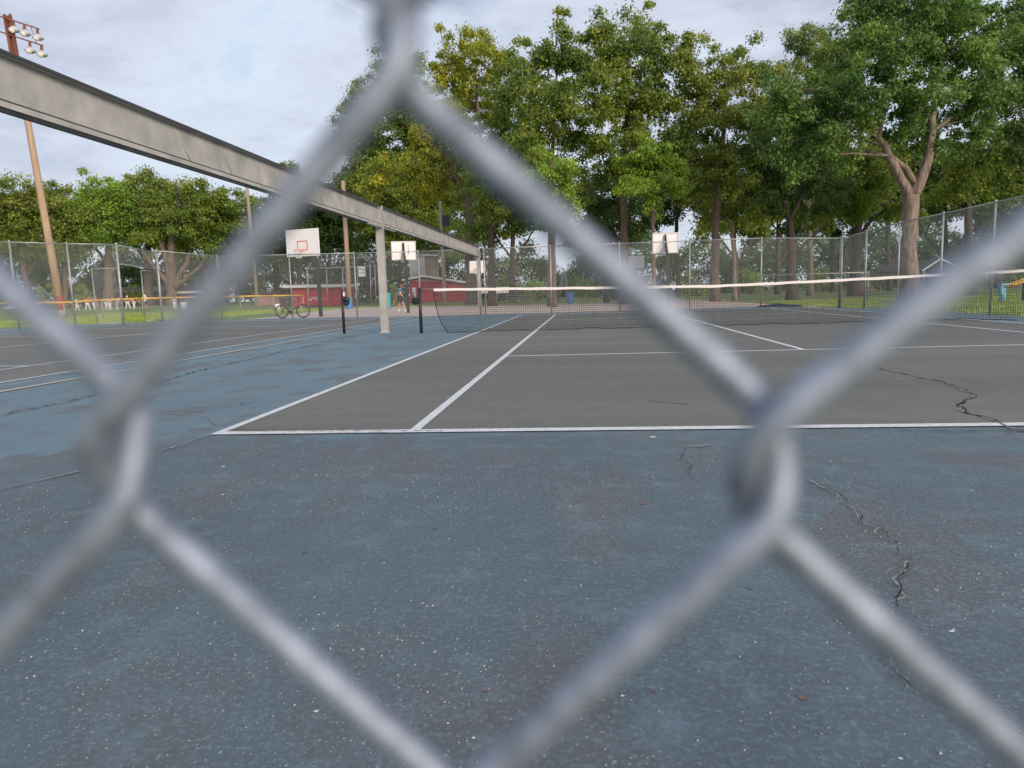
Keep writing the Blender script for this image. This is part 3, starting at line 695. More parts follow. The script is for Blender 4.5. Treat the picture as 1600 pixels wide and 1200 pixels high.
    q = MB(); q.tube([(xl - .03, 0.0, 3.06), (xr - .02, 0.0, 3.06)], 0.021, 10); q.build('top_rail', 'galv', root)
near_fence()

# ------------------------------------------------------------------ steel beam between the courts
def ibeam(mb, a, b, hgt, fw, tk):
    """open section beam: web with two flanges; a, b at its top"""
    a = Vector(a); b = Vector(b); t = (b - a); l = t.length; t.normalize(); x = t.cross(Vector((0, 0, 1))).normalized(); z = x.cross(t)
    c = (a + b) / 2
    mb.box(c - z * (tk / 2), (fw, l, tk), 0, (x, t, z))
    mb.box(c - z * (hgt - tk / 2), (fw, l, tk), 0, (x, t, z))
    mb.box(c - z * (hgt / 2), (tk, l, hgt - 2 * tk - .004), 0, (x, t, z))
def steel_frame():
    base = Vector((-2.5, 13.0, zt(-2.5, 13)))
    root = empty('steel_beam_frame', base, 'long weathered steel beam on posts dividing the two courts', 'steel beam')
    A = Vector((-2.5, -4.6, 3.09)); B = Vector((-2.5, 13.0, 3.11)); C = Vector((-2.5, 29.6, 3.13))
    for k, (p, q) in enumerate(((A, B), (B, C))):
        m_ = MB(); ibeam(m_, p + Vector((0, 0.1, 0)), q - Vector((0, .1, 0)), .43, .12, .012); m_.build('beam', 'beam', root, base)
        t = (q - p).normalized(); x = Vector((1, 0, 0)); z = Vector((0, 0, 1)); c = (p + q) / 2; l = (q - p).length - .2
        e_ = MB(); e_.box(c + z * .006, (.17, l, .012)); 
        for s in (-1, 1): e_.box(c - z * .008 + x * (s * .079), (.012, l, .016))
        e_.build('shade_toned_top_edge', 'beamdark', root, base)  # edge toned near-black, with the flange's underside shade in its colour
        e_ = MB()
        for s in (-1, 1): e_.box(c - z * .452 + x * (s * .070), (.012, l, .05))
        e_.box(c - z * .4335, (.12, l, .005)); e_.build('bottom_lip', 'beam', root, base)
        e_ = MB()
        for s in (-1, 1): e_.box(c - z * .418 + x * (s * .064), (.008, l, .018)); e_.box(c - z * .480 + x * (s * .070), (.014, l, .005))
        e_.build('gap_shade_strip', 'beamdark', root, base)  # shade of the gap above the lip as dark strips, thin line below
    for y in (-4.6, 13.0, 29.6):
        z = zt(-2.5, y); p = MB()
        p.box((-2.5 + .085, y, (z + 3.13) / 2 - .05), (.012, .12, 3.23)); p.box((-2.5 - .085, y, (z + 3.13) / 2 - .05), (.012, .12, 3.23))
        for sy in (-1, 1): p.box((-2.5, y + sy * .052, (z + 3.13) / 2 - .05), (.155, .010, 3.21))
        p.box((-2.5, y, z + .012), (.24, .20, .02))
        po = p.build('post', 'beam', root, base)
        bb = MB()
        for k in range(4):
            for s in (-1,): bb.lathe((-2.5 + .0925, y - .11, 3.08 - k * .115), [(.0, 0), (.02, 0), (.02, .012), (0.001, .014)], 8, 0, (1, 0, 0))
        pl = MB(); pl.box((-2.5 + .014, y - .10, 2.87), (.008, .05, .38)); 
        for k in range(4): pl.lathe((-2.5 + .018, y - .105, 3.02 - k * .10), [(0, 0), (.018, 0), (.018, .015), (.001, .016)], 8, 0, (1, 0, 0))
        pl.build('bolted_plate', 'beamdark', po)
    s = MB(); s.box((-2.45, 13.0, 2.60), (.09, 2.3, .02)); s.build('bearing_plate', 'beam', root, base)
    for y in (4.1, 5.2, 8.8, 17.5, 21.0):
        s = MB(); s.tube([(-2.5 + .0085, y, 3.06), (-2.5 + .0085, y + .34, 2.69)], .006, 5); s.build('weld_seam', 'beam', root, base)
steel_frame()

# ------------------------------------------------------------------ tennis net and posts
def winch_post(x, y, label, flip=1, boxed=True, net_side=1):
    z = zt(x, y); root = empty('net_post', (x, y, z), label, 'net post', 'black tennis net posts')
    p = MB(); p.tube([(0, 0, -.02), (0, 0, 1.08)], .038, 12); p.lathe((0, 0, 1.08), [(.038, 0), (.03, .012), (.001, .016)], 12); p.build('pole', 'black', root)
    q = MB(); q.torus((-.11 * flip, 0, .78), .065, .03, (1, 0, 0), (0, 0, 1), 18, 8); q.box((-.075 * flip, 0, .79), (.10, .09, .13))
    q.lathe((-.12 * flip, -.05, .78), [(.001, 0), (.05, 0), (.05, .1), (.001, .1)], 12, 0, (0, 1, 0)); q.build('winch', 'black', root)
    c = MB(); c.tube([(-.10 * flip, -.06, .80), (-.13 * flip, -.12, .90), (-.12 * flip, -.13, .98)], .010, 6); c.build('crank_handle', 'black', root)
    if boxed:
        b = MB(); b.box((-.13 * flip, 0, 1.0), (.07, .06, .20)); b.box((-.12 * flip, -.02, .90), (.04, .05, .1)); b.build('pulley_box', 'galv', root)
    return root
winch_post(-1.42, 12.35, 'black net post with a winch holding the left end of the white banded net', 1)
winch_post(12.12, 12.0, 'black net post at the right end of the net, near the right fence', -1, False)
def bare_post():
    x, y = -3.60, 13.1; root = empty('net_post', (x, y, zt(x, y)), 'black net post without a net, left of the steel beam post', 'net post', 'black tennis net posts')
    p = MB(); p.tube([(0, 0, -.02), (0, 0, 1.08)], .036, 12); p.lathe((0, 0, 1.08), [(.036, 0), (.03, .012), (.001, .016)], 12); p.build('pole', 'black', root)
    q = MB(); q.torus((.10, 0, .80), .06, .035, (1, 0, 0), (0, 0, 1), 18, 8); q.lathe((.11, -.06, .86), [(.001, 0), (.07, .01), (.07, .12), (.001, .13)], 12, 0, (0, 1, 0)); q.build('winch', 'black', root)
    b = MB(); b.box((.055, -.01, 1.0), (.035, .05, .10)); b.build('pulley', 'white', root)
bare_post()
def tennis_net():
    Y = 12.08; x0, x1 = -1.02, 12.02; root = empty('tennis_net', (x0, Y, 0), 'black tennis net with a white top band stretched across the near court', 'net')
    L_ = x1 - x0
    def top(x):
        f = abs(x - 5.485) / 6.6; return 0.925 + 0.125 * min(1, f) ** 1.15
    def bot(x): return 0.02 + 0.012 * math.sin(x * 3.1) + 0.01 * math.sin(x * 7.7) + zt(x, Y)
    def left(z, tz):   # slack left edge
        f = 1 - z / tz; return x0 + 0.05 * f + 0.20 * f ** 3
    def sag(x, f): return Y + 0.10 * math.sin(f * 3.14) * (0.5 + 0.5 * math.sin(x * .9)) + 0.22 * f * f * lin(6 - x, 0, 7)
    m_ = MB(); nx = int(L_ / .05); nz = 20
    def P(i, j):
        x = x0 + L_ * i / nx; f = j / nz; tz = top(x); bz = bot(x); z = tz + (bz - tz) * f
        xx = x + (left(z, tz) - x0) * max(0, 1 - (x - x0) / 1.5); return Vector((xx, sag(x, f), z))
    r = .0034
    for i in range(nx + 1):
        pts = [P(i, j) for j in (0, 4, 8, 12, 16, 20)]; m_.tube(pts, r if i else .012, 3 if i else 6, cap=False, smooth=False)
    for j in range(1, nz + 1):
        m_.tube([P(i, j) for i in range(0, nx + 1, 3)], r if j < nz else .009, 3 if j < nz else 5, cap=False, smooth=False)
    m_.build('net_mesh', 'blackn', root, (x0, Y, 0))
    b = MB(); n = 90
    for s in (-.006, .006):
        pass
    vs = []; 
    for i in range(n + 1):
        x = x0 + L_ * i / n; t_ = top(x) + .012 + .003 * math.sin(x * 9); y = sag(x, 0); hh = .058 + .004 * math.sin(x * 5)
        vs += [(x, y - .007, t_), (x, y + .007, t_), (x, y + .008, t_ - hh), (x, y - .008, t_ - hh)]
    fs = [(i * 4 + k, i * 4 + (k + 1) % 4, (i + 1) * 4 + (k + 1) % 4, (i + 1) * 4 + k) for i in range(n) for k in range(4)]
    b.add(vs, fs); bo = b.build('top_band', 'band', root, (x0, Y, 0))
    c = MB(); c.tube([(-1.42, 12.33, 1.07), (x0, Y, top(x0) - .005)], .006, 6); c.build('net_cable', 'galv', root, (x0, Y, 0)); c = MB(); c.tube([(x1, Y, top(x1) - .005), (12.12, 12.0, 1.07)], .006, 6); c.build('net_cable', 'galv', root, (x0, Y, 0))
tennis_net()
def tarp():
    p = foot(1222, 31.5); root = MB(); n, k = 18, 6; vs = []
    for j in range(k + 1):
        for i in range(n):
            a = 6.283 * i / n; f = j / k; rr = (1 - f) * (1 + .18 * math.sin(a * 3 + 1) + .1 * math.sin(a * 7))
            vs.append((1.0 * rr * math.cos(a), .45 * rr * math.sin(a), .13 * f ** .6 * (1 + .2 * math.sin(a * 4 + j)) - .03 * (j == 0)))
    fs = [(j * n + i, j * n + (i + 1) % n, (j + 1) * n + (i + 1) % n, (j + 1) * n + i) for j in range(k) for i in range(n)]
    root.add(vs, fs, 0, True); o = root.build('folded_tarp', 'tarp'); o.location = (p.x, 28.7, zt(p.x, 28.7)); tag(o, 'dark crumpled tarp heaped at the foot of the far fence', 'tarp')
tarp()

# ------------------------------------------------------------------ basketball hoops
def hoop(u, d, face, bw, bh, ztop, arm, label, square=True, bend=True, pole_w=.16, rim=True, netlen=.40):
    """face: yaw of the direction the board faces; arm: how far the board hangs out from the pole"""
    p = foot(u, d); f = Vector((math.cos(face), math.sin(face), 0)); s = Vector((-f.y, f.x, 0)); Z = Vector((0, 0, 1))
    root = empty('basketball_hoop', p, label, 'basketball hoop', 'basketball hoops on the tan concrete')
    zc = ztop - bh / 2
    m_ = MB()
    m_.bar((0, 0, -.05), (0, 0, ztop - bh - .25), pole_w); m_.build('pole', 'black', root)
    a = MB(); k = Vector((0, 0, ztop - bh - .25)); e1 = f * (arm - .1) + Z * (zc - .15)
    a.bar(k - Z * .06, e1, .12); a.bar(k - f * .02 + Z * .1, f * (arm - .1) + Z * (ztop - .15), .05)
    a.bar(f * (arm - .08) + Z * (ztop - .1), f * (arm - .08) + Z * (ztop - bh + .1), .07, 0, .17)
    a.build('support_arm', 'black', root)
    b = MB(); b.box(f * arm + Z * zc, (.05, bw, bh), 0, (f, s, Z)); bo = b.build('backboard', 'white', root)
    fr = MB()
    for sz in (-1, 1): fr.box(f * (arm - .035) + Z * (zc + sz * (bh / 2 - .03)), (.03, bw - .02, .05), 0, (f, s, Z))
    for sy in (-1, 1): fr.box(f * (arm - .035) + Z * zc + s * (sy * (bw / 2 - .03)), (.03, .05, bh - .12), 0, (f, s, Z))
    fr.build('board_frame', 'offw', bo)
    if square:
        q = MB(); zq = ztop - bh + .30 + .23; c = f * (arm + .029)
        for sz in (-1, 1): q.box(c + Z * (zq + sz * .215), (.008, .61, .045), 0, (f, s, Z))
        for sy in (-1, 1): q.box(c + Z * zq + s * (sy * .283), (.008, .045, .385), 0, (f, s, Z))
        q.build('target_square', 'orange', bo)
    r = MB(); rc = f * (arm + .38) + Z * (ztop - bh + .28)
    r.torus(rc, .228, .011, f, s, 24, 6); r.bar(f * (arm + .03) + Z * (ztop - bh + .26), rc - f * .22, .10, 0, .03)
    r.tube([f * (arm + .03) + Z * (ztop - bh + .12), rc - f * .1 - s * .12 - Z * .01], .01, 5)
    ro = r.build('rim', 'orange', root)
    n = MB(); k_ = 12
    for i in range(k_):
        for sg in (1, -1):
            pts = []
            for j in range(6):
                g = j / 5; an = 6.283 * (i + sg * g * 1.5) / k_; R_ = .225 - .10 * g ** .7
                pts.append(rc + f * (math.cos(an) * R_) + s * (math.sin(an) * R_) - Z * (g * netlen))
            n.tube(pts, .007, 4, cap=False)
    n.build('hoop_net', 'netw', ro)
    return root
def zof(u, v, d): return float(px(u, v, d)[2])
CF = math.radians(90) + YAW      # yaw of the camera's level forward direction
hoop(500, 37.5, CF + math.radians(180) - 0.36, 1.95, 1.34, zof(470, 357, 36.2), 1.15, 'large basketball hoop with an orange target square, right of the parked bicycle')
hoop(637, 42, CF + 0.25, 1.45, 1.10, zof(634, 373.5, 42), 0.85, 'basketball hoop seen from behind, between the steel beam post and the press box', True)
hoop(1044, 36.5, CF - 0.05, 1.32, 1.05, zof(1042, 360, 37), 0.8, 'basketball hoop seen from behind in front of the tall trees, right of centre', True)
hoop(749.5, 52, CF + math.radians(180) - 0.1, 1.12, .86, zof(749, 406, 52), 0.6, 'far basketball hoop facing the court, partly behind the end post of the steel beam', False)
hoop(992, 66, CF + math.radians(180) + 0.05, 1.42, 1.06, zof(992, 399, 66), 0.8, 'small far basketball hoop facing the court, just left of the young lime green tree', False)

# ------------------------------------------------------------------ poles
def light_pole():
    d = 57.0; b = foot(95, d); t = Vector(px(14, 24, d)); root = empty('light_pole', b, 'tall leaning wooden light pole with a rusty head and floodlights, behind the left fence', 'light pole')
    ax = t - b
    def at(f): return ax * f
    s = MB(); s.tube([at(.075), at(.3), at(.6), at(.83)], [.30, .27, .235, .20], 12); s.build('wooden_shaft', 'wood', root)
    s = MB(); s.tube([at(.028), at(.076)], [.315, .305], 12); s.build('red_painted_band', 'redp', root)
    s = MB(); s.tube([at(-.01), at(.029)], [.33, .32], 12); s.build('grey_base', 'woodg', root)
    rt = Vector((RT[0], RT[1], 0)).normalized(); fw = Vector((FH[0], FH[1], 0)); az = ax.normalized()
    h = MB(); n = .80
    h.bar(at(n) - rt * .22 - fw * .2, at(1.0) - rt * .22 - fw * .2, .16); h.bar(at(n) + rt * .22 - fw * .2, at(1.0) + rt * .22 - fw * .2, .16)
    h.box((at(n) + at(1)) / 2 , (.4, .1, ax.length * .2 - .05), 0, (rt, fw, az)); h.build('rusty_head', 'rustst', root)
    dirx = Vector(px(66, 42, d)) - Vector(px(4, 22, d)); dirx.normalize()
    for (fa, lamps, r1) in ((.985, (.45, 1.3, 2.3), 2.45), (.934, (1.5, 2.4), 2.55)):
        base = at(fa) - fw * .3; c = MB(); c.bar(base - dirx * 3.2, base + dirx * r1, .09); arm_ = c.build('crossarm', 'rustst', root)
        for k in lamps:
            q = base + dirx * k; L_ = MB(); L_.tube([q, q - Vector((0, 0, .30))], .09, 8)
            L_.lathe(q - Vector((0, 0, .28)), [(.10, 0), (.14, -.10), (.14, -.14)], 12); lo = L_.build('floodlight', 'rustst', root)
            g = MB(); g.lathe(q - Vector((0, 0, .40)), [(.12, 0), (.24, -.10), (.38, -.25), (.40, -.32), (.26, -.42), (.14, -.46), (.001, -.47)], 16); g.build('reflector', 'glass', lo)
            g = MB(); g.lathe(q - Vector((0, 0, .70)) - fw * .2, [(.001, .12), (.18, .06), (.22, -.08), (.15, -.22), (.001, -.3)], 12); g.build('bulb', 'bulbm', lo)
    k = MB(); k.tube([at(.985) - fw * .3 + dirx * 1.8, at(.934) - fw * .3 + dirx * 2.05], .025, 5); k.build('brace_rod', 'rustst', root)
light_pole()
def plain_pole(u0, v0, u1, v1, d, r, m_, label, box=None):
    b = foot(u1, d); t = Vector(px(u0, v0, d)); root = empty('utility_pole', b, label, 'pole', 'wooden poles round the ball field'); ax = t - b
    s = MB(); s.tube([ax * -.01, ax * .5, ax], [r, r * .88, r * .75], 10); s.build('shaft', m_, root)
    c = MB(); c.lathe(ax, [(r * .8, -.02), (r * .82, .05), (.001, .12)], 10); c.build('pole_cap', 'galv', root)
    if box:
        q = MB(); q.box(Vector(px(*box, d)) - b, (.55, .4, .9)); q.build('transformer_box', 'black', root)
    return root
plain_pole(382, 250, 402, 478, 80, .21, 'woodg', 'thin grey wooden pole seen through the fence wire, left of the large basketball hoop')
plain_pole(536, 284, 546, 474, 70, .25, 'wood', 'tan wooden pole between the large basketball hoop and the steel beam post')
plain_pole(688, 316, 695, 471, 62, .17, 'woodg', 'pale slim pole with a dark box, in front of the gabled red building', (697, 345))

# ------------------------------------------------------------------ ball field buildings
def dugout():
    d = 86; a = foot(458, d); b = foot(545, d); root = empty('dugout', (a + b) / 2, 'bright red dugout with a flat pale roof behind the large basketball hoop', 'dugout')
    o = (a + b) / 2; t = (b - a); w = t.length; t.normalize(); n = Vector((-t.y, t.x, 0)); Z = Vector((0, 0, 1)); h = zof(500, 448.5, d) - o.z
    m_ = MB(); m_.box(Z * h / 2 + n * 1.5, (w, 3.0, h), 0, (t, n, Z)); m_.build('wall', 'shed', root)
    r = MB(); r.box(Z * (h + .16) + n * 1.3 - t * .25, (w + 1.4, 4.2, .30), 0, (t, (n + Z * .03).normalized(), Z)); r.build('roof', 'roofp', root)
    g = MB()
    marks = [(478, 'T'), (482, 'o'), (487, 'n'), (491, 's')]
    for i, (u, _) in enumerate(marks):
        c = Vector(px(u + 5, 468 - i * .8, d - .1)) - o; c -= n * (c.dot(n) + .02)
        if i: g.build('painted_letter', 'white', root); g = MB()
        g.box(c, (.10, .03, .42), 0, (t, n, Z)); g.box(c + t * .12 + Z * (.13 if i % 2 else -.1), (.22, .03, .11), 0, (t, n, Z))
    g.build('painted_letter', 'white', root)
    for u in (504, 508):
        g = MB()
        c = Vector(px(u, 466.5, d - .1)) - o; c -= n * (c.dot(n) + .02); g.box(c, (.14, .03, .22), 0, (t, n, Z)); g.build('painted_mark', 'yellow', root)
dugout()
def gabled():
    d = 92; a = foot(640, d); b = foot(733, d); o = (a + b) / 2; root = empty('concession_building', o, 'long dull red building with a shallow white edged gable roof', 'building')
    t = (b - a); w = t.length; t.normalize(); n = Vector((-t.y, t.x, 0)); Z = Vector((0, 0, 1))
    def P(u, v): q = Vector(px(u, v, d)) - o; q -= n * q.dot(n); return q
    e0, pk, e1 = P(635, 437.5), P(662, 431.5), P(734, 442.5)
    m_ = MB(); ft = [Vector((0, 0, 0)) - t * w / 2, Vector((0, 0, 0)) + t * w / 2, e1 - t * .1 - Z * .12, pk - Z * .12, e0 + t * .4 - Z * .12]
    bk = [p + n * 7 for p in ft]; m_.add(ft + bk, [(0, 1, 2, 3, 4), (9, 8, 7, 6, 5), (0, 5, 6, 1), (1, 6, 7, 2), (4, 9, 5, 0)]); m_.build('wall', 'shed2', root)
    gb = MB(); g0 = [e0 + t * .7 - Z * .16 - n * .03, P(733, 443.8) - n * .03 , pk - Z * .16 - n * .03, ]
    gb.add([g0[0], P(712, 441.2) - n * .03, g0[2]], [(0, 1, 2)]); gb.build('gable_panel', 'pinkwall', root)
    r = MB()
    for p, q in ((e0 - t * .5, pk), (pk, e1 + t * .3)):
        tt = (q - p).normalized(); nz = Vector((tt.cross(n))) * -1
        if nz.z < 0: nz = -nz
        r.box((p + q) / 2 + n * 3.3, ((q - p).length + .02, 7.8, .22), 0, (tt, n, nz))
    r.build('roof', 'roofp', root)
    s = MB(); s.box(P(696, 469) - n * .03 + Z * .25, (7.5, .04, .10), 0, (t, n, Z)); s.build('wall_stripe', 'shed', root)
gabled()
def pressbox():
    d = 101; o = foot(657, d); root = empty('press_box', o, 'two storey white press box with a tan side, rising behind the gabled red building', 'building')
    t = Vector((RT[0], RT[1], 0)).normalized(); n = Vector((-t.y, t.x, 0)); Z = Vector((0, 0, 1))
    def P(u, v): q = Vector(px(u, v, d)) - o; q -= n * q.dot(n); return q
    l, m1, r_ = P(639, 400), P(665, 400), P(680, 403); ht = l.z
    w = MB(); w.box((l.x * Vector((0, 0, 0))) + t * ((l.dot(t) + m1.dot(t)) / 2) + Z * ht / 2 + n * 1.5, ((m1 - l).dot(t), 3, ht), 0, (t, n, Z)); w.build('front_wall', 'offw', root)
    w = MB(); e = (r_ - m1).dot(t); w.box(t * (m1.dot(t) + e / 2 + .06) + Z * (ht - .2) / 2 + n * 2.0, (e, 3, ht - .2), 0, (t, n, Z)); w.build('side_wall', 'tan', root)
    w = MB(); w.box(t * m1.dot(t) + Z * (ht) / 2 - n * .06, (.22, .1, ht), 0, (t, n, Z)); w.build('corner_trim', 'woodg', root)
    f = MB(); f.box(t * (l.dot(t) - .2 + (r_ - l).dot(t) / 2) + Z * (ht + .1) + n * 1.6, ((r_ - l).dot(t) + 1.2, 4.2, .22), 0, ((t - Z * .06).normalized(), n, Z)); f.build('roof', 'roofp', root)
    s = MB()
    a = P(652, 431); b = P(664, 417)
    for k in (0, .5): s.tube([a + Z * k - n * .5, b + Z * k - n * .5], .035, 5)
    for k in range(6): q = a + (b - a) * k / 5; s.tube([q - n * .5 - Z * .1, q + Z * .5 - n * .5], .025, 5)
    s.tube([P(645, 426) - n * .5, P(648, 430) - n * .5, P(658, 430) - n * .5], .08, 6); s.build('stair_railing', 'galv', root)
pressbox()
def backstop():
    d = 76; o = foot(535, d); root = empty('backstop_fence', o, 'tall dark backstop cage of pipes and mesh behind the red dugout', 'backstop', 'ball field fences')
    Z = Vector((0, 0, 1))
    def P(u, v, dd=0): return Vector(px(u, v, d + dd)) - o
    fr = MB(); ph = [(480, 420), (510, 418.5), (535, 418), (558, 417), (578, 411), (585.5, 414)]
    for i, (u, v) in enumerate(ph):
        dd = -3 if i >= 4 else 0
        b = P(u + 2, 474, dd); b.z = 0; fr.tube([b, P(u, v, dd)], .06, 6)
    fr.tube([P(480, 420), P(577, 416, -1)], .05, 6); fr.tube([P(563, 396, -3), P(578, 411, -3)], .06, 6); fr.tube([P(570, 397, -3), P(585.5, 414, -3)], .05, 6)
    fr.tube([P(497, 406), P(566, 402)], .04, 5); fr.tube([P(553, 417), P(563, 396, -3)], .04, 5)
    fr.build('pipe_frame', 'galv', root)
    q = []; a = P(480, 475); b = P(578, 475)
    q.append(chain_panel((a.x, a.y), (b.x, b.y), 0, 0, zof(535, 418, d) - o.z, .13, .004))
    fast_mesh('cage_mesh', np.concatenate(q), 4, 'blackn', root)
    # sign hung on the cage
    c = P(565.5, 424.3, -1.6); t = Vector((RT[0], RT[1], 0)).normalized(); n = Vector((-t.y, t.x, 0))
    sr = empty('field_sign', o + c, 'small white sign with two dark lines of lettering hung on the backstop', 'sign')
    s = MB(); s.box((0, 0, 0), (.70, .04, 1.02), 0, (t, n, Z)); s.build('panel', 'signw', sr)
    k = MB()
    for (zz, xs, hh) in ((.28, (-.24, -.13), .22), (.20, (-.02, .09, .2, .27), .14), (-.12, (-.22, -.11, 0, .11, .22), .16)):
        for i, x in enumerate(xs):
            k = MB(); k.box(t * x + Z * zz - n * .026, (.035, .01, hh), 0, (t, n, Z)); k.box(t * (x + .04) + Z * (zz - hh / 2 + .03 + (i % 2) * .06) - n * .026, (.05, .01, .04), 0, (t, n, Z)); k.build('letter', 'ink', sr)
backstop()
def low_buildings():
    Z = Vector((0, 0, 1)); t = Vector((RT[0], RT[1], 0)).normalized(); n = Vector((-t.y, t.x, 0))
    def blk(name, u0, u1, vt, d, m_, label, cat, roof=None, over=.4, dep=4, vb=None, rh=.3):
        a = foot(u0, d); b = foot(u1, d); o = (a + b) / 2; o.z = min(a.z, b.z)
        root = empty(name, o, label, cat); h = zof((u0 + u1) / 2, vt, d) - o.z; w = (b - a).length
        q = MB(); q.box(Z * h / 2 + n * dep / 2, (w, dep, h), 0, (t, n, Z)); q.build('wall', m_, root)
        r = MB()
        if roof == 'gable':
            hw = dep / 2 + .4; pk = h + rh * 3
            vs = [t * s * (w / 2 + over) + n * (dep / 2 + y) + Z * z for s in (-1, 1) for (y, z) in ((-hw, h), (0, pk), (hw, h))]
            r.add(vs, [(0, 1, 4, 3), (1, 2, 5, 4), (0, 2, 1), (3, 4, 5), (0, 3, 5, 2)]); r.build('roof', 'roofd', root)
        else: r.box(Z * (h + rh / 2) + n * dep / 2, (w + over, dep + over * 2, rh), 0, (t, n, Z)); r.build('roof', roof or 'roofp', root)
        return root, o
    blk('long_shed', 178, 338, 455.5, 106, 'maroon', 'long low maroon shed behind the ball players', 'shed', 'gable')
    blk('small_dugout', 282, 345, 457.8, 97, 'maroon', 'low dark dugout with a thin pale roof, right of the white capped adult', 'dugout', 'roofp', .8, 3)
    blk('pink_shed', 398, 436, 459.5, 90, 'pinkwall', 'pinkish brick shed seen through the fence just left of the bicycle', 'shed', 'maroon', .5, 3)
    # picnic shelter on the right
    d = 62; o = foot(1468, d); root = empty('picnic_shelter', o, 'open picnic shelter with a shallow gable roof behind the right side fence', 'shelter')
    def P(u, v): q = Vector(px(u, v, d)) - o; q -= n * q.dot(n); return q
    r = MB(); e0, pk, e1 = P(1440, 423), P(1469, 404.5), P(1499, 419)
    for p, q in ((e0, pk), (pk, e1)):
        tt = (q - p).normalized(); nz = tt.cross(n); nz = nz if nz.z > 0 else -nz
        r.box((p + q) / 2 + n * 4, ((q - p).length, 8, .12), 0, (tt, n, nz))
    ro = r.build('roof', 'roofd', root)
    k = MB()
    for p, q in ((e0, pk), (pk, e1)): k.bar(p - n * .1, q - n * .1, .10)
    k.build('eaves_trim', 'galv', ro)
    for u in (1446, 1494):
        for y in (0.3, 7.5):
            q = P(u, 430); q.z = 0; k = MB(); k.bar(q + n * y, q + n * y + Z * (P(u, 421).z), .14); k.build('post', 'woodg', root)
    # two long white boards and a bleacher
    for (u0, u1, v0, v1, dd, lb) in ((751, 764, 449.5, 458.5, 90, 'short white board left of the longer one, behind the net'), (774, 801, 448.5, 458, 90, 'long white board standing by the tree trunk behind the net')):
        a = Vector(px((u0 + u1) / 2, v1, dd)); w = (u1 - u0) / 1114 * dd; h = zof(u0, v0, dd) - zof(u0, v1, dd)
        r0 = empty('white_board', (a.x, a.y, zt(a.x, a.y)), lb, 'board', 'white boards behind the net'); g = a.z - zt(a.x, a.y)
        q = MB(); q.box(Z * (g + h / 2), (w, .1, h), 0, (t, n, Z)); q.build('panel', 'white', r0)
        for s in (-.42, .42): q = MB(); q.bar(t * (s * w), t * (s * w) + Z * (g + .02), .09); q.build('leg', 'woodg', r0)
    d = 66; o = foot(812, d); r0 = empty('bleacher', o, 'low grey metal bleacher on the grass beyond the concrete', 'bleacher'); w = 2.6
    for k in range(3):
        q = MB(); q.box(n * (k * .5) + Z * (.32 + k * .22), (w, .26, .05), 0, (t, n, Z)); q.build('seat', 'galv', r0)
    q = MB()
    for s in (-.45, 0, .45):
        q.bar(t * s * w, t * s * w + Z * .3, .05); q.bar(t * s * w + n * 1.0, t * s * w + n * 1.0 + Z * .72, .05); q.bar(t * s * w + Z * .28, t * s * w + n * 1.0 + Z * .72, .05); q.bar(t * s * w, t * s * w + n * 1.0, .05)
    q.build('frame', 'galv', r0)
    # swing frame
    d = 70; o = foot(880, d); r0 = empty('swing_frame', o, 'thin pale swing frame under the trees, right of the bleacher', 'swing'); q = MB(); h = zof(880, 424, d) - o.z
    for y in (-1.3, 1.3):
        for x in (-.55, .55): q.tube([t * x + n * y, n * y + Z * h + t * (.12)], .04, 6)
    q.tube([n * -1.3 + Z * h + t * .12, n * 1.3 + Z * h + t * .12], .04, 6); q.build('frame', 'galv', r0)
    for y in (-.5, .5):
        k = MB(); k.tube([n * (y - .2) + Z * h + t * .12, n * (y - .2) + Z * .5 + t * .12], .012, 4); k.tube([n * (y + .2) + Z * h + t * .12, n * (y + .2) + Z * .5 + t * .12], .012, 4)
        k.box(n * y + Z * .5 + t * .12, (.2, .45, .03), 0, (t, n, Z)); k.build('swing_seat', 'black', r0)
    # the upper rail of a fence on the far lawn
    A = foot(1188, 46); r0 = empty('rail_fence', A, 'single pale rail on thin posts crossing the lawn behind the right corner', 'rail'); q = MB(); B = foot(1356, 43); hz = zof(1188, 430.5, 46); hz2 = zof(1356, 425.5, 43)
    q.tube([(0, 0, hz - A.z), ((B - A).x, (B - A).y, hz2 - A.z)], .035, 7); q.build('rail', 'galv', r0)
    for f in (0, 1.0): 
        p = (B - A) * f; q = MB(); q.tube([(p.x, p.y, -.05), (p.x, p.y, hz + (hz2 - hz) * f - A.z)], .03, 7); q.build('post', 'galv', r0)
low_buildings()

# ------------------------------------------------------------------ barrels, table, slide, buckets
def barrel(u, d, hpx, m_, label, name='trash_barrel', r=.29, taper=1.0):
    o = foot(u, d); h = hpx * d / 1114; root = empty(name, o, label, 'barrel', 'plastic barrels round the concrete')
    q = MB(); pr = [(.001, 0), (r * .93, 0)]
    for k in range(9):
        z = h * (.03 + .94 * k / 8); pr.append((r * (1 + (.03 if k in (3, 5) else 0)) * (1 + (taper - 1) * z / h), z))
    pr += [(r * .97, h), (r * .90, h), (r * .88, h * .15), (.001, h * .15)]; q.lathe((0, 0, 0), pr, 18); q.build('drum', m_, root)
    q = MB(); q.torus((0, 0, h * .985), r * .97, .018, (1, 0, 0), (0, 1, 0), 18, 6); q.build('rim', m_, root)
barrel(891, 58, 17.5, 'bluep', 'bright blue barrel at the edge of the concrete, right of the swing frame')
barrel(545.5, 60, 17, 'bluep', 'blue barrel on the grass behind the net post without a net', r=.27)
barrel(604.5, 56, 24, 'teal', 'tall teal barrel just right of the steel beam post', r=.32)
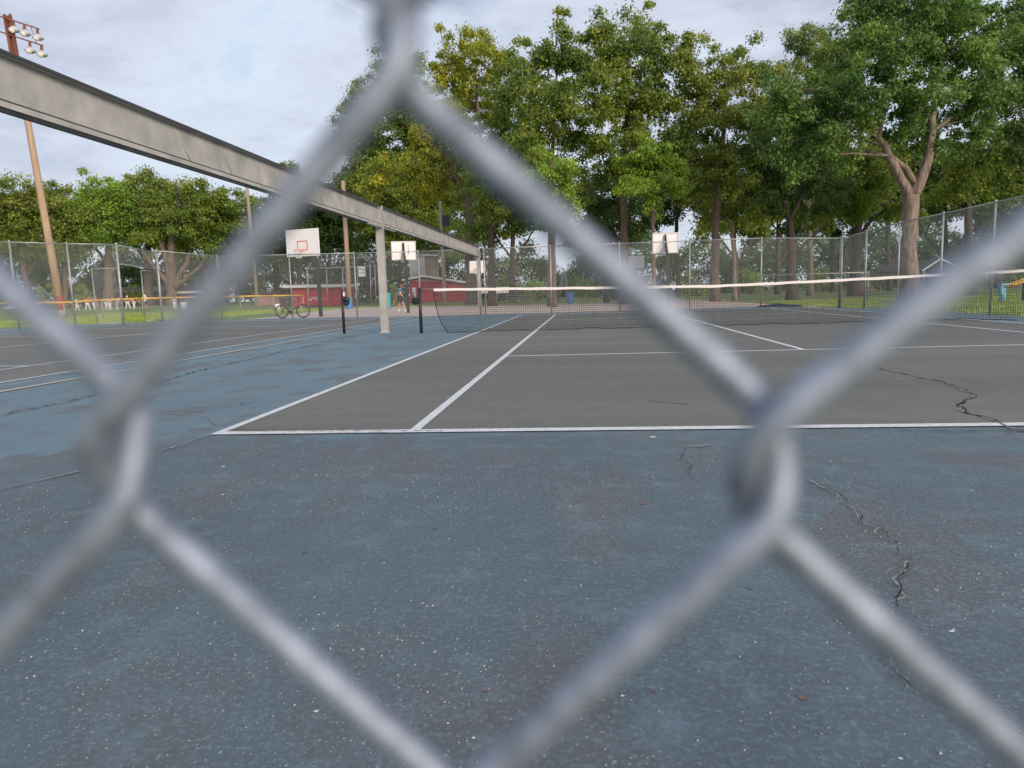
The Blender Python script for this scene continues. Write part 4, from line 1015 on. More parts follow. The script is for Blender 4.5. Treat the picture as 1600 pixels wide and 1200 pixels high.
def bucket(u, d, h, label):
    o = foot(u, d); root = empty('ball_bucket', o, label, 'bucket', 'white ball buckets'); q = MB()
    q.lathe((0, 0, 0), [(.001, 0), (h * .36, 0), (h * .45, h), (h * .41, h), (h * .33, .05), (.001, .05)], 14); q.build('pail', 'white', root)
    k = MB(); k.tube([(h * .45 * math.cos(a), 0, h - .05 + h * .45 * math.sin(a) * -.6) for a in np.linspace(0, math.pi, 8)], .01, 5); k.build('handle', 'galv', root)
bucket(287, 74, .75, 'white bucket on the grass right of the lone player')
bucket(433, 66, .55, 'white bucket by the pinkish shed left of the bicycle')
def picnic():
    o = foot(1341, 63); root = empty('picnic_table', o, 'low orange red picnic table on the lawn beyond the right corner', 'table'); Z = Vector((0, 0, 1)); t = Vector((RT[0], RT[1], 0)).normalized(); n = Vector((-t.y, t.x, 0))
    q = MB(); [q.box(n * y + Z * .74, (2.2, .16, .04), 0, (t, n, Z)) for y in (-.27, -.09, .09, .27)]; q.build('table_top', 'orange', root)
    for y in (-.7, .7): q = MB(); q.box(n * y + Z * .44, (2.2, .26, .04), 0, (t, n, Z)); q.build('bench', 'orange', root)
    for x in (-.8, .8):
        q = MB(); q.bar(t * x - n * .6, t * x + n * .2 + Z * .72, .06); q.bar(t * x + n * .6, t * x - n * .2 + Z * .72, .06); q.bar(t * x - n * .75 + Z * .41, t * x + n * .75 + Z * .41, .06); q.build('leg_frame', 'rustst', root)
picnic()
def playset():
    Z = Vector((0, 0, 1)); t = Vector((RT[0], RT[1], 0)).normalized(); n = Vector((-t.y, t.x, 0)); d = 34
    o = foot(1592, d); root = empty('yellow_slide', o, 'yellow playground slide at the right edge beyond the side fence', 'slide')
    def P(u, v): q = Vector(px(u, v, d)) - o; q -= n * q.dot(n); return q
    q = MB(); a, b, c = P(1575, 447.5), P(1588, 444), P(1612, 434)
    pts = [a, P(1581, 446.5), b, P(1600, 439.5), c]
    for s in (-.22, .22): q.tube([p + n * s + Z * .06 for p in pts], .05, 6)
    vs = [p + n * s for p in pts for s in (-.22, .22)]; k = len(pts); vs += [p - Z * .05 + n * s for p in pts for s in (-.22, .22)]
    q.add(vs, [(2 * i, 2 * i + 1, 2 * i + 3, 2 * i + 2) for i in range(k - 1)] + [(2 * k + 2 * i, 2 * k + 2 * i + 2, 2 * k + 2 * i + 3, 2 * k + 2 * i + 1) for i in range(k - 1)]); q.build('chute', 'yellow', root)
    q = MB(); 
    for p in (P(1600, 439), c): q.tube([Vector((p.x, p.y, 0)), p], .05, 6)
    q.build('support', 'tyre', root)
    o = foot(1565, d); r0 = empty('spring_rider', o, 'small pale blue playground seat left of the yellow slide', 'play seat'); h = zof(1565, 441, d) - o.z
    q = MB(); q.tube([(0, 0, 0), t * .06 + Z * .3, t * -.05 + Z * .5], [.16, .13, .12], 8); q.box(Z * (h - .1) + t * .05, (.34, .3, .09), 0, (t, n, Z)); q.box(Z * (h - .25) - t * .10, (.08, .28, .45), 0, (t, n, Z)); q.box(Z * (h * .55), (.2, .25, h * .35), 0, (t, n, Z)); q.build('body', 'aqua', r0)
playset()

# ------------------------------------------------------------------ bicycle
def bicycle():
    d = 35.4; a = foot(441, d); b = foot(471, d); o = Vector((*((a + b) / 2).xy, zt(a.x, a.y) + .0)); root = empty('bicycle', o, 'black and silver bicycle standing against the far side of the left court fence', 'bicycle')
    t = Vector(((b - a).x, (b - a).y, 0)).normalized(); Z = Vector((0, 0, 1)); n = Vector((-t.y, t.x, 0)); R_ = .335; wb = 1.04
    def Q(x, z, y=0): return t * x + Z * z + n * y
    for nm, x, steer in (('rear_wheel', -wb / 2, 0), ('front_wheel', wb / 2, .15)):
        tt = (t + n * steer).normalized(); w = MB(); c = Q(x, R_)
        w.torus(c, R_ - .024, .030, tt, Z, 36, 8); wo = w.build(nm, 'tyre', root)
        r = MB(); r.torus(c, R_ - .05, .012, tt, Z, 36, 6); r.build('rim', 'tyre', wo)
        s = MB()
        for i in range(20): an = i * .3142; s.tube([c, c + (tt * math.cos(an) + Z * math.sin(an)) * (R_ - .05)], .0022, 3, cap=False)
        s.lathe(c - n * .04, [(.001, 0), (.025, 0), (.025, .08), (.001, .08)], 8, 0, n); s.build('spokes', 'galv', wo)
    bb, st, ht, hb = Q(-.08, .30), Q(-.20, .74), Q(.34, .78), Q(.385, .66)
    f = MB(); f.tube([bb, st], .016, 8); f.tube([Q(-.19, .69), ht], .017, 8); f.tube([bb, hb], .02, 8); f.tube([ht, hb], .02, 8)
    for y in (-.05, .05): f.tube([bb, Q(-wb / 2, R_, y)], .010, 6); f.tube([Q(-.185, .68), Q(-wb / 2, R_, y)], .009, 6)
    f.build('frame', 'black', root)
    k = MB()
    for y in (-.05, .05): k.tube([hb + n * y * .6, Q(wb / 2, R_, y)], .014, 6)
    k.build('fork', 'offw', root)
    s = MB(); s.tube([st, Q(-.235, .88)], .012, 6); s.build('seat_post', 'galv', root)
    s = MB(); s.box(Q(-.25, .90), (.25, .13, .05), 0, (t, n, Z)); s.box(Q(-.12, .905), (.14, .05, .035), 0, (t, n, Z)); s.build('saddle', 'black', root)
    h = MB(); h.tube([ht, Q(.32, .90), Q(.38, .95)], .014, 6); h.tube([Q(.34, .98, -.30), Q(.38, .96, -.1), Q(.38, .96, .1), Q(.34, .98, .30)], .012, 6)
    h.tube([Q(.34, .98, -.30), Q(.32, .98, -.2)], .018, 6); h.build('handlebar', 'black', root)
    c = MB(); c.lathe(bb - n * .05, [(.001, 0), (.09, 0), (.09, .008), (.001, .008)], 20, 0, n); c.tube([bb - n * .06, Q(.0, .16, -.06)], .011, 5); c.tube([bb + n * .06, Q(-.16, .44, .06)], .011, 5)
    c.box(Q(.0, .155, -.11), (.09, .09, .02), 0, (t, n, Z)); c.box(Q(-.16, .445, .11), (.09, .09, .02), 0, (t, n, Z)); c.lathe(Q(-wb / 2, R_, -.05), [(.001, 0), (.05, 0), (.05, .02), (.001, .02)], 14, 0, n)
    c.tube([Q(-.08, .385, -.045), Q(-wb / 2, R_ + .045, -.045)], .005, 4); c.tube([Q(-.08, .215, -.045), Q(-wb / 2, R_ - .045, -.045)], .005, 4); c.build('crank', 'tyre', root)
    g = MB(); g.tube([Q(-wb / 2 + .02, R_ + .05, .06), Q(-wb / 2 + .1, .68, .05), Q(-.28, .70, .04)], .008, 5); g.box(Q(-wb / 2 + .13, .70), (.28, .12, .015), 0, (t, n, Z)); g.build('rear_rack', 'galv', root)
    tilt = root; tilt.rotation_euler = (0, 0, 0)
bicycle()

# ------------------------------------------------------------------ people
def skin_mesh(name, verts, edges, radii, m_, parent, sub=1, mats=None):
    me = bpy.data.meshes.new(name); me.from_pydata([tuple(v) for v in verts], edges, [])
    o = bpy.data.objects.new(name, me); COL.objects.link(o)
    md = o.modifiers.new('s', 'SKIN'); md.use_smooth_shade = True
    if not me.skin_vertices: me.attributes
    sv = me.skin_vertices[0].data
    for i, r in enumerate(radii):
        rr = r if isinstance(r, tuple) else (r, r); sv[i].radius = rr; sv[i].use_root = (i == 0)
    s = o.modifiers.new('u', 'SUBSURF'); s.levels = sub; s.render_levels = sub
    dg = bpy.context.evaluated_depsgraph_get(); ev = o.evaluated_get(dg)
    m2 = bpy.data.meshes.new_from_object(ev); bpy.data.objects.remove(o)
    m2.materials.clear(); m2.materials.append(M[m_]); m2.name = name
    o = bpy.data.objects.new(name, m2); COL.objects.link(o); o.parent = parent
    return o
def person(u, d, H, yaw, pose, label, shirt='whitec', legs='whitec', hair='dhair', cap=None, long=True, group='ball players on the far field', detail=False, shoes='whitec', sleeves=.6, z=None):
    """pose: elbow/wrist/knee/ankle positions in body heights, forward x, left y, up z"""
    o = foot(u, d); root = empty('person', o, label, 'person', group, yaw)
    p = {'pelvis': (0, 0, .53), 'waist': (0, 0, .62), 'chest': (.0, 0, .74), 'neck': (.0, 0, .83), 'head': (.012, 0, .915),
         'shl': (0, .105, .80), 'shr': (0, -.105, .80), 'ell': (-.01, .14, .64), 'elr': (-.01, -.14, .64), 'wrl': (.05, .15, .50), 'wrr': (.05, -.15, .50),
         'hil': (0, .052, .50), 'hir': (0, -.052, .50), 'knl': (.01, .055, .28), 'knr': (.01, -.055, .28), 'anl': (0, .06, .045), 'anr': (0, -.06, .045), 'tol': (.10, .07, .02), 'tor': (.10, -.07, .02)}
    p.update(pose); ks = list(p); ix = {k: i for i, k in enumerate(ks)}
    P = {k: Vector(v) * H for k, v in p.items()}
    R_ = {'pelvis': .078, 'waist': .070, 'chest': .085, 'neck': .034, 'head': .060, 'shl': .042, 'shr': .042, 'ell': .027, 'elr': .027, 'wrl': .018, 'wrr': .018, 'hil': .058, 'hir': .058, 'knl': .036, 'knr': .036, 'anl': .023, 'anr': .023, 'tol': .020, 'tor': .020}
    E = [('pelvis', 'waist'), ('waist', 'chest'), ('chest', 'neck'), ('neck', 'head'), ('chest', 'shl'), ('chest', 'shr'), ('shl', 'ell'), ('ell', 'wrl'), ('shr', 'elr'), ('elr', 'wrr'),
         ('pelvis', 'hil'), ('pelvis', 'hir'), ('hil', 'knl'), ('hir', 'knr'), ('knl', 'anl'), ('knr', 'anr'), ('anl', 'tol'), ('anr', 'tor')]
    vs = [P[k] for k in ks]; rs = [R_[k] * H for k in ks]; ed = [(ix[a], ix[b]) for a, b in E]
    for sd_ in ('l', 'r'):       # palm, four fingers and a thumb
        w = P['wr' + sd_]; dr = (w - P['el' + sd_]).normalized(); side = Vector((1, 0, 0)).cross(dr)
        side = side.normalized() if side.length > .1 else Vector((0, 1, 0)); palm = w + dr * .045 * H
        vs.append(palm); rs.append((.022 * H, .013 * H)); pi_ = len(vs) - 1; ed.append((ix['wr' + sd_], pi_))
        if detail:
            for k, (ln, of) in enumerate(((.040, -1.5), (.046, -.5), (.044, .5), (.034, 1.5))):
                a = palm + dr * .022 * H + side * of * .0095 * H; b = a + dr * ln * .6 * H; c = b + (dr + Vector((.5, 0, -.2))).normalized() * ln * .5 * H
                for q in (a, b, c): vs.append(q); rs.append(.0046 * H)
                n_ = len(vs); ed += [(pi_, n_ - 3), (n_ - 3, n_ - 2), (n_ - 2, n_ - 1)]
            a = palm - side * .020 * H; b = a + (dr - side * .5).normalized() * .028 * H; vs += [a, b]; rs += [.006 * H, .005 * H]; n_ = len(vs); ed += [(pi_, n_ - 2), (n_ - 2, n_ - 1)]
    skin_mesh('body', vs, ed, rs, 'skin', root)
    def cloth(name, kk, ee, grow, m_, ends=()):
        V_ = []; Rr = []; id_ = {}
        for k in kk:
            id_[k] = len(V_); V_.append(P[k]); Rr.append((R_[k] * grow + .006) * H)
        E_ = [(id_[a], id_[b]) for a, b in ee]
        for (a, b, f) in ends:
            V_.append(P[a].lerp(P[b], f)); Rr.append(((R_[a] * (1 - f) + R_[b] * f) * grow + .012) * H); E_.append((id_[a], len(V_) - 1))
        skin_mesh(name, V_, E_, Rr, m_, root)
    cloth('shirt', ['waist', 'chest', 'shl', 'shr', 'pelvis'], [('waist', 'chest'), ('chest', 'shl'), ('chest', 'shr'), ('waist', 'pelvis')], 1.07, shirt, [('shl', 'ell', sleeves), ('shr', 'elr', sleeves), ('chest', 'neck', .55)])
    f = .93 if long else .25
    if long: cloth('trousers', ['pelvis', 'hil', 'hir', 'knl', 'knr'], [('pelvis', 'hil'), ('pelvis', 'hir'), ('hil', 'knl'), ('hir', 'knr')], 1.12, legs, [('knl', 'anl', .9), ('knr', 'anr', .9)])
    else: cloth('shorts', ['pelvis', 'hil', 'hir'], [('pelvis', 'hil'), ('pelvis', 'hir')], 1.16, legs, [('hil', 'knl', .78), ('hir', 'knr', .78)])
    hd = P['head']; hr_ = .066 * H
    q = MB(); q.lathe(hd + Vector((-.006 * H, 0, 0)), [(hr_ * .99, -.2 * hr_), (hr_ * 1.1, .25 * hr_), (hr_ * .95, .75 * hr_), (hr_ * .5, 1.1 * hr_), (.001, 1.2 * hr_)], 12)
    q.lathe(hd + Vector((-.018 * H, 0, 0)), [(.001, -1.0 * hr_), (hr_ * .7, -.85 * hr_), (hr_ * .97, -.2 * hr_), (hr_ * 1.0, .3 * hr_)], 12)
    q.build('cap' if cap else 'hair', cap or hair, root)
    if cap:
        c = MB(); c.box(hd + Vector((.085 * H, 0, .02 * H)), (.06 * H, .09 * H, .008 * H)); c.build('cap_brim', cap, root)
    q = MB(); q.lathe(hd + Vector((.055 * H, 0, -.008 * H)), [(.011 * H, 0), (.008 * H, .012 * H), (.001, .02 * H)], 6, 0, (1, 0, .0))
    for s in (-1, 1): q.lathe(hd + Vector((-.0 * H, s * .062 * H, -.005 * H)), [(.014 * H, -.01 * H), (.016 * H, 0), (.004 * H, .01 * H)], 6, 0, (0, s, 0))
    q.build('nose_and_ears', 'skin', root)
    q = MB()
    for s in (-1, 1): q.box(hd + Vector((.060 * H, s * .022 * H, .008 * H)), (.008 * H, .012 * H, .006 * H))
    q.box(hd + Vector((.060 * H, 0, -.030 * H)), (.006 * H, .026 * H, .004 * H)); q.build('eyes_and_mouth', 'maroonc', root)
    for s in ('l', 'r'):
        q = MB(); a = P['an' + s]; b = P['to' + s]; q.tube([a - (b - a) * .25 - Vector((0, 0, .012 * H)), (a + b) / 2 - Vector((0, 0, .006 * H)), b], [.030 * H, .032 * H, .022 * H], 8); q.build('shoe', shoes, root)
    return root, P
away = CF; right = CF - math.pi / 2; left = CF + math.pi / 2; toward = CF + math.pi
stand = {}
stride = {'knl': (.08, .055, .28), 'anl': (.12, .06, .045), 'tol': (.21, .07, .02), 'knr': (-.03, -.055, .27), 'anr': (-.13, -.06, .06), 'tor': (-.05, -.07, .02)}
armsup = {'ell': (.03, .22, .86), 'wrl': (.03, .10, .95), 'elr': (.03, -.22, .86), 'wrr': (.03, -.10, .95)}
spread = {'knl': (0, .11, .27), 'anl': (0, .17, .045), 'tol': (.09, .19, .02), 'knr': (0, -.10, .27), 'anr': (0, -.15, .045), 'tor': (.09, -.17, .02)}
lean = {'chest': (.10, 0, .70), 'neck': (.17, 0, .77), 'head': (.20, 0, .85), 'shl': (.13, .10, .75), 'shr': (.13, -.10, .75), 'ell': (.18, .12, .60), 'elr': (.18, -.12, .60), 'wrl': (.24, .10, .48), 'wrr': (.24, -.10, .48)}
hips = {'ell': (-.05, .21, .67), 'wrl': (.02, .11, .58), 'elr': (-.05, -.21, .67), 'wrr': (.02, -.11, .58)}
D = 76
def Hp(v0, v1): return (v1 - v0) * D / 1114
person(119, D, Hp(463, 480), right, stride, 'leftmost ball player, all in white, striding', 'whitec', 'whitec', cap='whitec')
person(136, D, Hp(458.5, 479.5), toward, {**armsup, **spread}, 'player in an orange top with both arms raised, second from the left', 'orangec', 'whitec')
person(146.5, D, Hp(459.5, 479.5), toward, {**armsup, **stride}, 'player in a red top with both arms raised, beside a thin upright pole', 'redc', 'whitec')
person(165.5, D, Hp(459, 479), away, stand, 'ball player in a maroon top and white trousers in front of the tree trunk', 'maroonc', 'whitec', cap='maroonc')
person(171, D - 1.5, Hp(461.5, 479.5), away, hips, 'ball player in a pale grey top standing just left of the swung open gate leaf', 'greyc', 'whitec')
person(182, D, Hp(461, 479.5), right + .3, {**lean, **spread}, 'ball player in grey leaning forward with a white cap, seen through the open gate leaf', 'greyc', 'greyc', cap='whitec')
person(199, D, Hp(458.5, 479), toward, spread, 'ball player in a black top with a white cap, seen through the gate opening', 'blackc', 'whitec', cap='whitec')
person(209, D, Hp(458.5, 478), left, lean, 'ball player in a white top bending beside the one in red', 'whitec', 'whitec', cap='orangec')
person(214, D + 1.2, Hp(461, 478), right, {**lean, **stride}, 'ball player in a bright red top bending beside the gate post', 'redc', 'blackc', cap='whitec')
person(226.5, D - 3, Hp(452.8, 477.5) * .96, away, hips, 'adult with a white cap, white shirt and dark shorts standing with hands on hips', 'whitec', 'blackc', cap='whitec', long=False, shoes='blackc')
person(272, D - 1, Hp(459, 477.5), away + .4, hips, 'lone ball player in pale grey standing apart, left of the white bucket', 'greyc', 'whitec')
# standing pole between players
o = foot(150.5, D); q = MB(); q.tube([(0, 0, 0), (0, 0, 1.55)], .04, 6); po = q.build('base_pole', 'orangec'); po.location = o; tag(po, 'thin upright orange pole beside the players with raised arms', 'pole')

bp_, BP = person(625.5, 44, 1.72, right + .15, {'waist': (-.005, 0, .62), 'chest': (.0, 0, .74), 'neck': (.035, 0, .83), 'head': (.06, 0, .905), 'ell': (-.10, .13, .65), 'wrl': (-.13, .15, .52), 'elr': (-.02, -.15, .65), 'wrr': (.07, -.14, .57),
                                      'knl': (-.02, .055, .29), 'anl': (-.10, .06, .08), 'tol': (-.03, .07, .02), 'knr': (.10, -.055, .28), 'anr': (.14, -.06, .045), 'tor': (.24, -.07, .02)},
                'red haired person in blue shirt and black shorts walking behind a hoop pole', 'shirtb', 'blackc', hair='hair', long=False, detail=True, group=None, sleeves=.75)
def bat():
    W_ = bp_.matrix_basis; h = W_ @ (BP['wrl'] + (BP['wrl'] - BP['ell']).normalized() * .05 * 1.72)
    root = empty('baseball_bat', h, 'long pale yellow bat held slanting down by the person in blue', 'bat')
    t = Vector((RT[0], RT[1], 0)).normalized(); a = t * .10 + Vector((0, 0, .45)); b = t * -.22 + Vector((0, 0, -.42))
    q = MB(); q.tube([a, a.lerp(b, .25), a.lerp(b, .5), a.lerp(b, .8), b], [.018, .016, .022, .034, .036], 8); q.build('barrel', 'yellow', root)
    q = MB(); q.tube([a * 1.03, a.lerp(b, .02)], .026, 8); q.build('knob', 'yellow', root)
bat()

# ------------------------------------------------------------------ trees
def leaves(centres, radii, per, size, droop=0.25):
    """leaf quads scattered through clumps; returns corner array"""
    n = len(centres); cen = np.repeat(centres, per, 0); rad = np.repeat(radii, per)
    k = len(cen); g = RNG.normal(0, 1, (k, 3)); g /= np.linalg.norm(g, axis=1)[:, None]
    rr = RNG.random(k) ** 0.45 * (1 + 0.25 * RNG.normal(0, 1, k))
    p = cen + g * (rr * rad)[:, None] * np.array([1, 1, .72])
    up = g * .9 + np.array([0, 0, .55]) + RNG.normal(0, .55, (k, 3)); up /= np.linalg.norm(up, axis=1)[:, None]
    a = np.cross(up, RNG.normal(0, 1, (k, 3))); a /= np.linalg.norm(a, axis=1)[:, None]; b = np.cross(up, a)
    L_ = size * (0.55 + 0.9 * RNG.random(k)); w = L_ * 0.36
    tip = np.zeros((k, 3)); tip[:, 2] = -droop * L_
    return np.stack([p - a * L_[:, None] * .5, p + b * w[:, None], p + a * L_[:, None] * .5 + tip, p - b * w[:, None]], 1).reshape(-1, 3)

NLEAF = 0
def tree(label, u, d, r0, trunk, lobes, lf, bark='bark', dens=1.0, size=.17, cr=.72, group='trees of the park behind the courts', name='tree', limbs=(), zshift=0, per=95, cat='tree', sparse=0.0):
    global NLEAF
    o = foot(u, d); root = empty(name, o, label, cat, group); s = d / 1114.0; dens *= 1.95; per = int(per * 1.75); size *= 1.05; lobes = [(l[0], l[1], l[2] * 1.16, l[3] * 1.16, *l[4:]) for l in lobes]
    if r0 < .44: r0 *= .78
    def P(uu, vv, dd=0.0): return Vector(px(uu, vv, d + dd)) - o
    tp = [Vector((0, 0, -.15))] + [P(*q[:2], *(q[3:4])) for q in trunk]; rr = [r0 * 1.35] + [r0 * q[2] for q in trunk]
    # denser path with a little wander
    def dense(pts, rad, st=.5, wob=.03):
        out, ro = [], []
        for i in range(len(pts) - 1):
            n = max(1, int((pts[i + 1] - pts[i]).length / st))
            for j in range(n):
                f = j / n; out.append(pts[i].lerp(pts[i + 1], f) + Vector(RNG.normal(0, wob, 3)) * (1 if 0 < j or i else 0)); ro.append(rad[i] + (rad[i + 1] - rad[i]) * f * (1 + RNG.normal(0, .0)))
        out.append(pts[-1]); ro.append(rad[-1]); 
        return out, [r * (1 + RNG.normal(0, .035)) for r in ro]
    tm = MB(); a, b = dense(tp, rr, .6, r0 * .09)
    b[0] *= 1.15; tm.tube(a, b, 12)
    tm.build('trunk', bark, root)
    br = MB(); nodes = [(q, r) for q, r in zip(a[len(a) // 3:], b[len(a) // 3:])]
    for lb in limbs:
        pts = [P(*q[:2], *(q[3:4])) for q in lb]; rad = [r0 * q[2] for q in lb]; a2, b2 = dense(pts, rad, .5, r0 * .10); br.tube(a2, b2, 9); nodes += list(zip(a2, b2))
    cen = []; cra = []
    for lb in lobes:
        uu, vv, ru, rv = lb[:4]; dd = lb[4] if len(lb) > 4 else RNG.normal(0, ru * s * .5); c = P(uu, vv, dd); rx, rz = ru * s, rv * s; ry = (rx + rz) / 2
        n = max(4, int(dens * .62 * rx * ry * rz / cr ** 3 ** 1.0 if False else dens * 1.25 * (rx * rz) / cr ** 2 * (1 + ry / cr * .22)))
        g = RNG.normal(0, 1, (n, 3)); g /= np.linalg.norm(g, axis=1)[:, None]; q = g * np.where(RNG.random(n) < .16, 1.0 + .28 * RNG.random(n), RNG.random(n) ** .42 * .92)[:, None] * np.array([rx, ry, rz])
        cc = np.array(c) + q
        # limb to the lobe, twigs to its clumps
        nd = min(nodes, key=lambda t: (t[0] - c).length + max(0, t[0].z - c.z) * 2.0) if nodes else (tp[-1], rr[-1])
        p0, r_ = nd; L_ = (c - p0).length; r1 = min(r_ * .5, .03 + L_ * .012, .075)
        mid = p0.lerp(c, .5) + Vector((0, 0, L_ * .07)) + Vector(RNG.normal(0, L_ * .05, 3)); br.tube([p0, p0.lerp(mid, .5), mid, mid.lerp(c, .5), c], [r1, r1 * .85, r1 * .7, r1 * .55, r1 * .4], 6)
        loc = [p0.lerp(mid, .6), mid, mid.lerp(c, .5), c]
        for k in range(n):
            w = Vector(cc[k]); h = min(loc, key=lambda t: (t - w).length); m_ = h.lerp(w, .5) + Vector(RNG.normal(0, .12, 3)); rt_ = .016 + .006 * (w - h).length
            br.tube([h, m_, w], [rt_, rt_ * .7, rt_ * .35], 3, cap=False)
        cen.append(cc); cra.append(cr * (.55 + .75 * RNG.random(n)))
    br.build('branches', bark, root)
    cen = np.concatenate(cen); cra = np.concatenate(cra); co = leaves(cen, cra, per, size); NLEAF += len(co) // 4
    fast_mesh('crown', co, 4, lf, root)
    return root
DEF = dict(group='tall park trees behind the courts')
# --- tall row behind the hoops, from left to right
tree('dark leafy tree at the left end of the tall row, half hidden by blurred wire', 659, 104, .70, [(658, 440, 1), (652, 380, .85), (645, 320, .7), (636, 240, .5), (625, 160, .3), (625, 90, .15)],
     [(548, 185, 30, 26), (570, 215, 38, 30), (600, 150, 45, 45), (628, 110, 34, 45), (585, 265, 48, 40), (640, 205, 48, 50), (620, 290, 60, 40), (560, 300, 36, 30), (665, 320, 48, 40), (610, 350, 55, 30), (690, 370, 40, 26)], 'lf_mid', 'barkd', cr=1.15, size=.27, **DEF)
tree('yellowing tree with a pale forked trunk behind the end of the steel beam', 739, 66, .56, [(738, 440, .95), (735, 400, .82), (733, 345, .74), (729, 312, .68)],
     [(700, 100, 26, 36), (735, 85, 22, 40), (772, 95, 30, 34), (700, 165, 36, 34), (752, 165, 40, 40), (670, 235, 42, 32), (720, 235, 34, 30), (650, 278, 34, 24), (690, 292, 44, 26), (775, 235, 28, 34), (600, 275, 30, 22), (580, 300, 22, 18)], 'lf_yel', 'bark', 
     limbs=[[(729, 312, .55), (712, 280, .42), (695, 240, .3), (690, 170, .2)], [(729, 312, .55), (745, 285, .40), (752, 220, .28), (742, 120, .15)]], dens=.80, cr=.75, size=.2, **DEF)
tree('tall slim green tree just right of the yellowing one', 769, 58, .36, [(768, 430, 1), (767, 370, .85), (775, 280, .6), (790, 180, .4), (800, 100, .2)],
     [(800, 120, 24, 40), (785, 200, 36, 46), (815, 250, 36, 40), (775, 300, 48, 40), (765, 352, 45, 26), (815, 330, 30, 30)], 'lf_mid', 'barkd', **DEF)
tree('tall green tree with a rounded light green lower bough, left of the sky gap', 863, 50, .34, [(862, 420, 1), (861, 370, .85), (862, 280, .65), (866, 180, .4), (870, 90, .2)],
     [(838, 90, 26, 34), (868, 75, 26, 36), (893, 100, 24, 40), (832, 150, 34, 38), (878, 160, 34, 44), (845, 215, 40, 40), (885, 225, 22, 36), (830, 265, 28, 26)], 'lf_mid', 'bark', dens=.9, **DEF)
tree('small light green tree with a rounded crown, left of the sky gap', 866, 46, .13, [(866, 430, 1), (866, 370, .9), (866, 320, .7), (865, 290, .5)], [(865, 268, 30, 28), (862, 300, 34, 30), (872, 330, 24, 18)], 'lf_brt', 'bark', dens=1.1, cr=.5, size=.15, **DEF)
tree('tallest tree of the row, just right of the sky gap, reaching the picture top', 976, 50, .38, [(976, 420, 1), (975, 360, .86), (975, 290, .72), (978, 200, .5), (982, 110, .35), (985, 40, .15)],
     [(932, 62, 22, 42), (915, 110, 26, 36), (962, 75, 26, 46), (1005, 55, 26, 42), (1035, 85, 24, 40), (935, 160, 38, 40), (985, 150, 44, 46), (1035, 160, 38, 46), (930, 215, 34, 34), (985, 235, 44, 36), (1040, 235, 32, 36), (945, 275, 38, 28)], 'lf_mid', 'bark', dens=.95, **DEF)
tree('dark bushy tree hanging low over the fence, right of the sky gap', 948, 56, .25, [(948, 420, 1), (947, 380, .85), (945, 330, .6)], [(925, 345, 22, 30), (950, 330, 34, 26), (940, 372, 34, 18), (968, 355, 24, 26)], 'lf_dark', 'barkd', dens=1.1, **DEF)
tree('young lime green tree behind the hoop seen from behind', 1021, 45, .17, [(1021, 430, 1), (1021, 380, .95), (1020, 330, .8), (1019, 270, .4)], [(1018, 240, 26, 24), (1000, 262, 30, 20), (1038, 268, 34, 22), (1012, 290, 36, 18), (1056, 296, 22, 9), (986, 290, 16, 12), (1022, 318, 12, 16)], 'lf_lime', 'bark', dens=1.15, cr=.45, size=.15, **DEF)
tree('tall olive green tree with a straight brown trunk right of the young lime green tree', 1117, 50, .38, [(1117, 420, 1), (1118, 360, .86), (1124, 290, .7), (1130, 200, .5), (1140, 120, .25)],
     [(1072, 92, 26, 34), (1092, 130, 32, 38), (1135, 108, 28, 32), (1165, 105, 26, 30), (1190, 130, 26, 34), (1085, 190, 38, 38), (1135, 185, 42, 42), (1180, 190, 34, 40), (1075, 250, 32, 34), (1115, 262, 42, 34), (1160, 262, 38, 34), (1085, 300, 30, 20)], 'lf_oliv', 'bark', dens=.9, **DEF)
tree('thin forked pale tree under the olive green crown', 1148, 52, .18, [(1148, 430, 1), (1146, 390, .9), (1143, 355, .8)], [(1150, 320, 34, 20), (1115, 340, 30, 16), (1180, 330, 26, 20)], 'lf_mid', 'barkp', limbs=[[(1143, 355, .6), (1128, 330, .4), (1115, 300, .2)], [(1143, 355, .6), (1160, 325, .4), (1165, 295, .2)]], dens=.7, **DEF)
tree('dark multi stemmed tree with arching limbs in the middle of the right half', 1237, 53, .42, [(1237, 420, 1), (1236, 380, .9), (1234, 345, .8)], [(1180, 215, 34, 40), (1210, 170, 34, 34), (1195, 275, 40, 34), (1250, 215, 44, 40), (1240, 275, 48, 30), (1290, 300, 40, 28), (1200, 325, 30, 20), (1285, 240, 34, 30)], 'lf_dark', 'barkd',
     limbs=[[(1234, 345, .6), (1222, 315, .45), (1218, 290, .3)], [(1234, 345, .6), (1250, 310, .4), (1262, 270, .25)], [(1240, 400, .35), (1270, 370, .25), (1296, 340, .15)], [(1237, 390, .3), (1215, 360, .2), (1195, 335, .12)]], **DEF)
tree('airy pale topped tree standing farther back above the dark multi stemmed one', 1266, 70, .35, [(1266, 420, 1), (1264, 340, .8), (1262, 240, .55), (1262, 140, .35), (1262, 70, .15)],
     [(1242, 62, 20, 22), (1278, 52, 18, 24), (1262, 90, 30, 24), (1300, 85, 22, 28), (1225, 115, 24, 22), (1275, 135, 36, 26), (1320, 120, 22, 34), (1240, 160, 34, 24)], 'lf_pale', 'bark', dens=.75, cr=.75, size=.2, **DEF)
tree('straight dark trunked tree left of the great forked tree', 1336, 60, .46, [(1336, 420, 1), (1338, 370, .9), (1342, 300, .75), (1345, 220, .5), (1340, 130, .25)], [(1310, 90, 26, 40), (1300, 330, 36, 22), (1345, 300, 42, 30), (1380, 320, 36, 24), (1330, 250, 40, 36), (1375, 260, 34, 34)], 'lf_mid', 'barkd',
     limbs=[[(1338, 375, .4), (1365, 340, .3), (1385, 325, .2)], [(1338, 395, .3), (1368, 362, .22), (1395, 350, .12)]], **DEF)
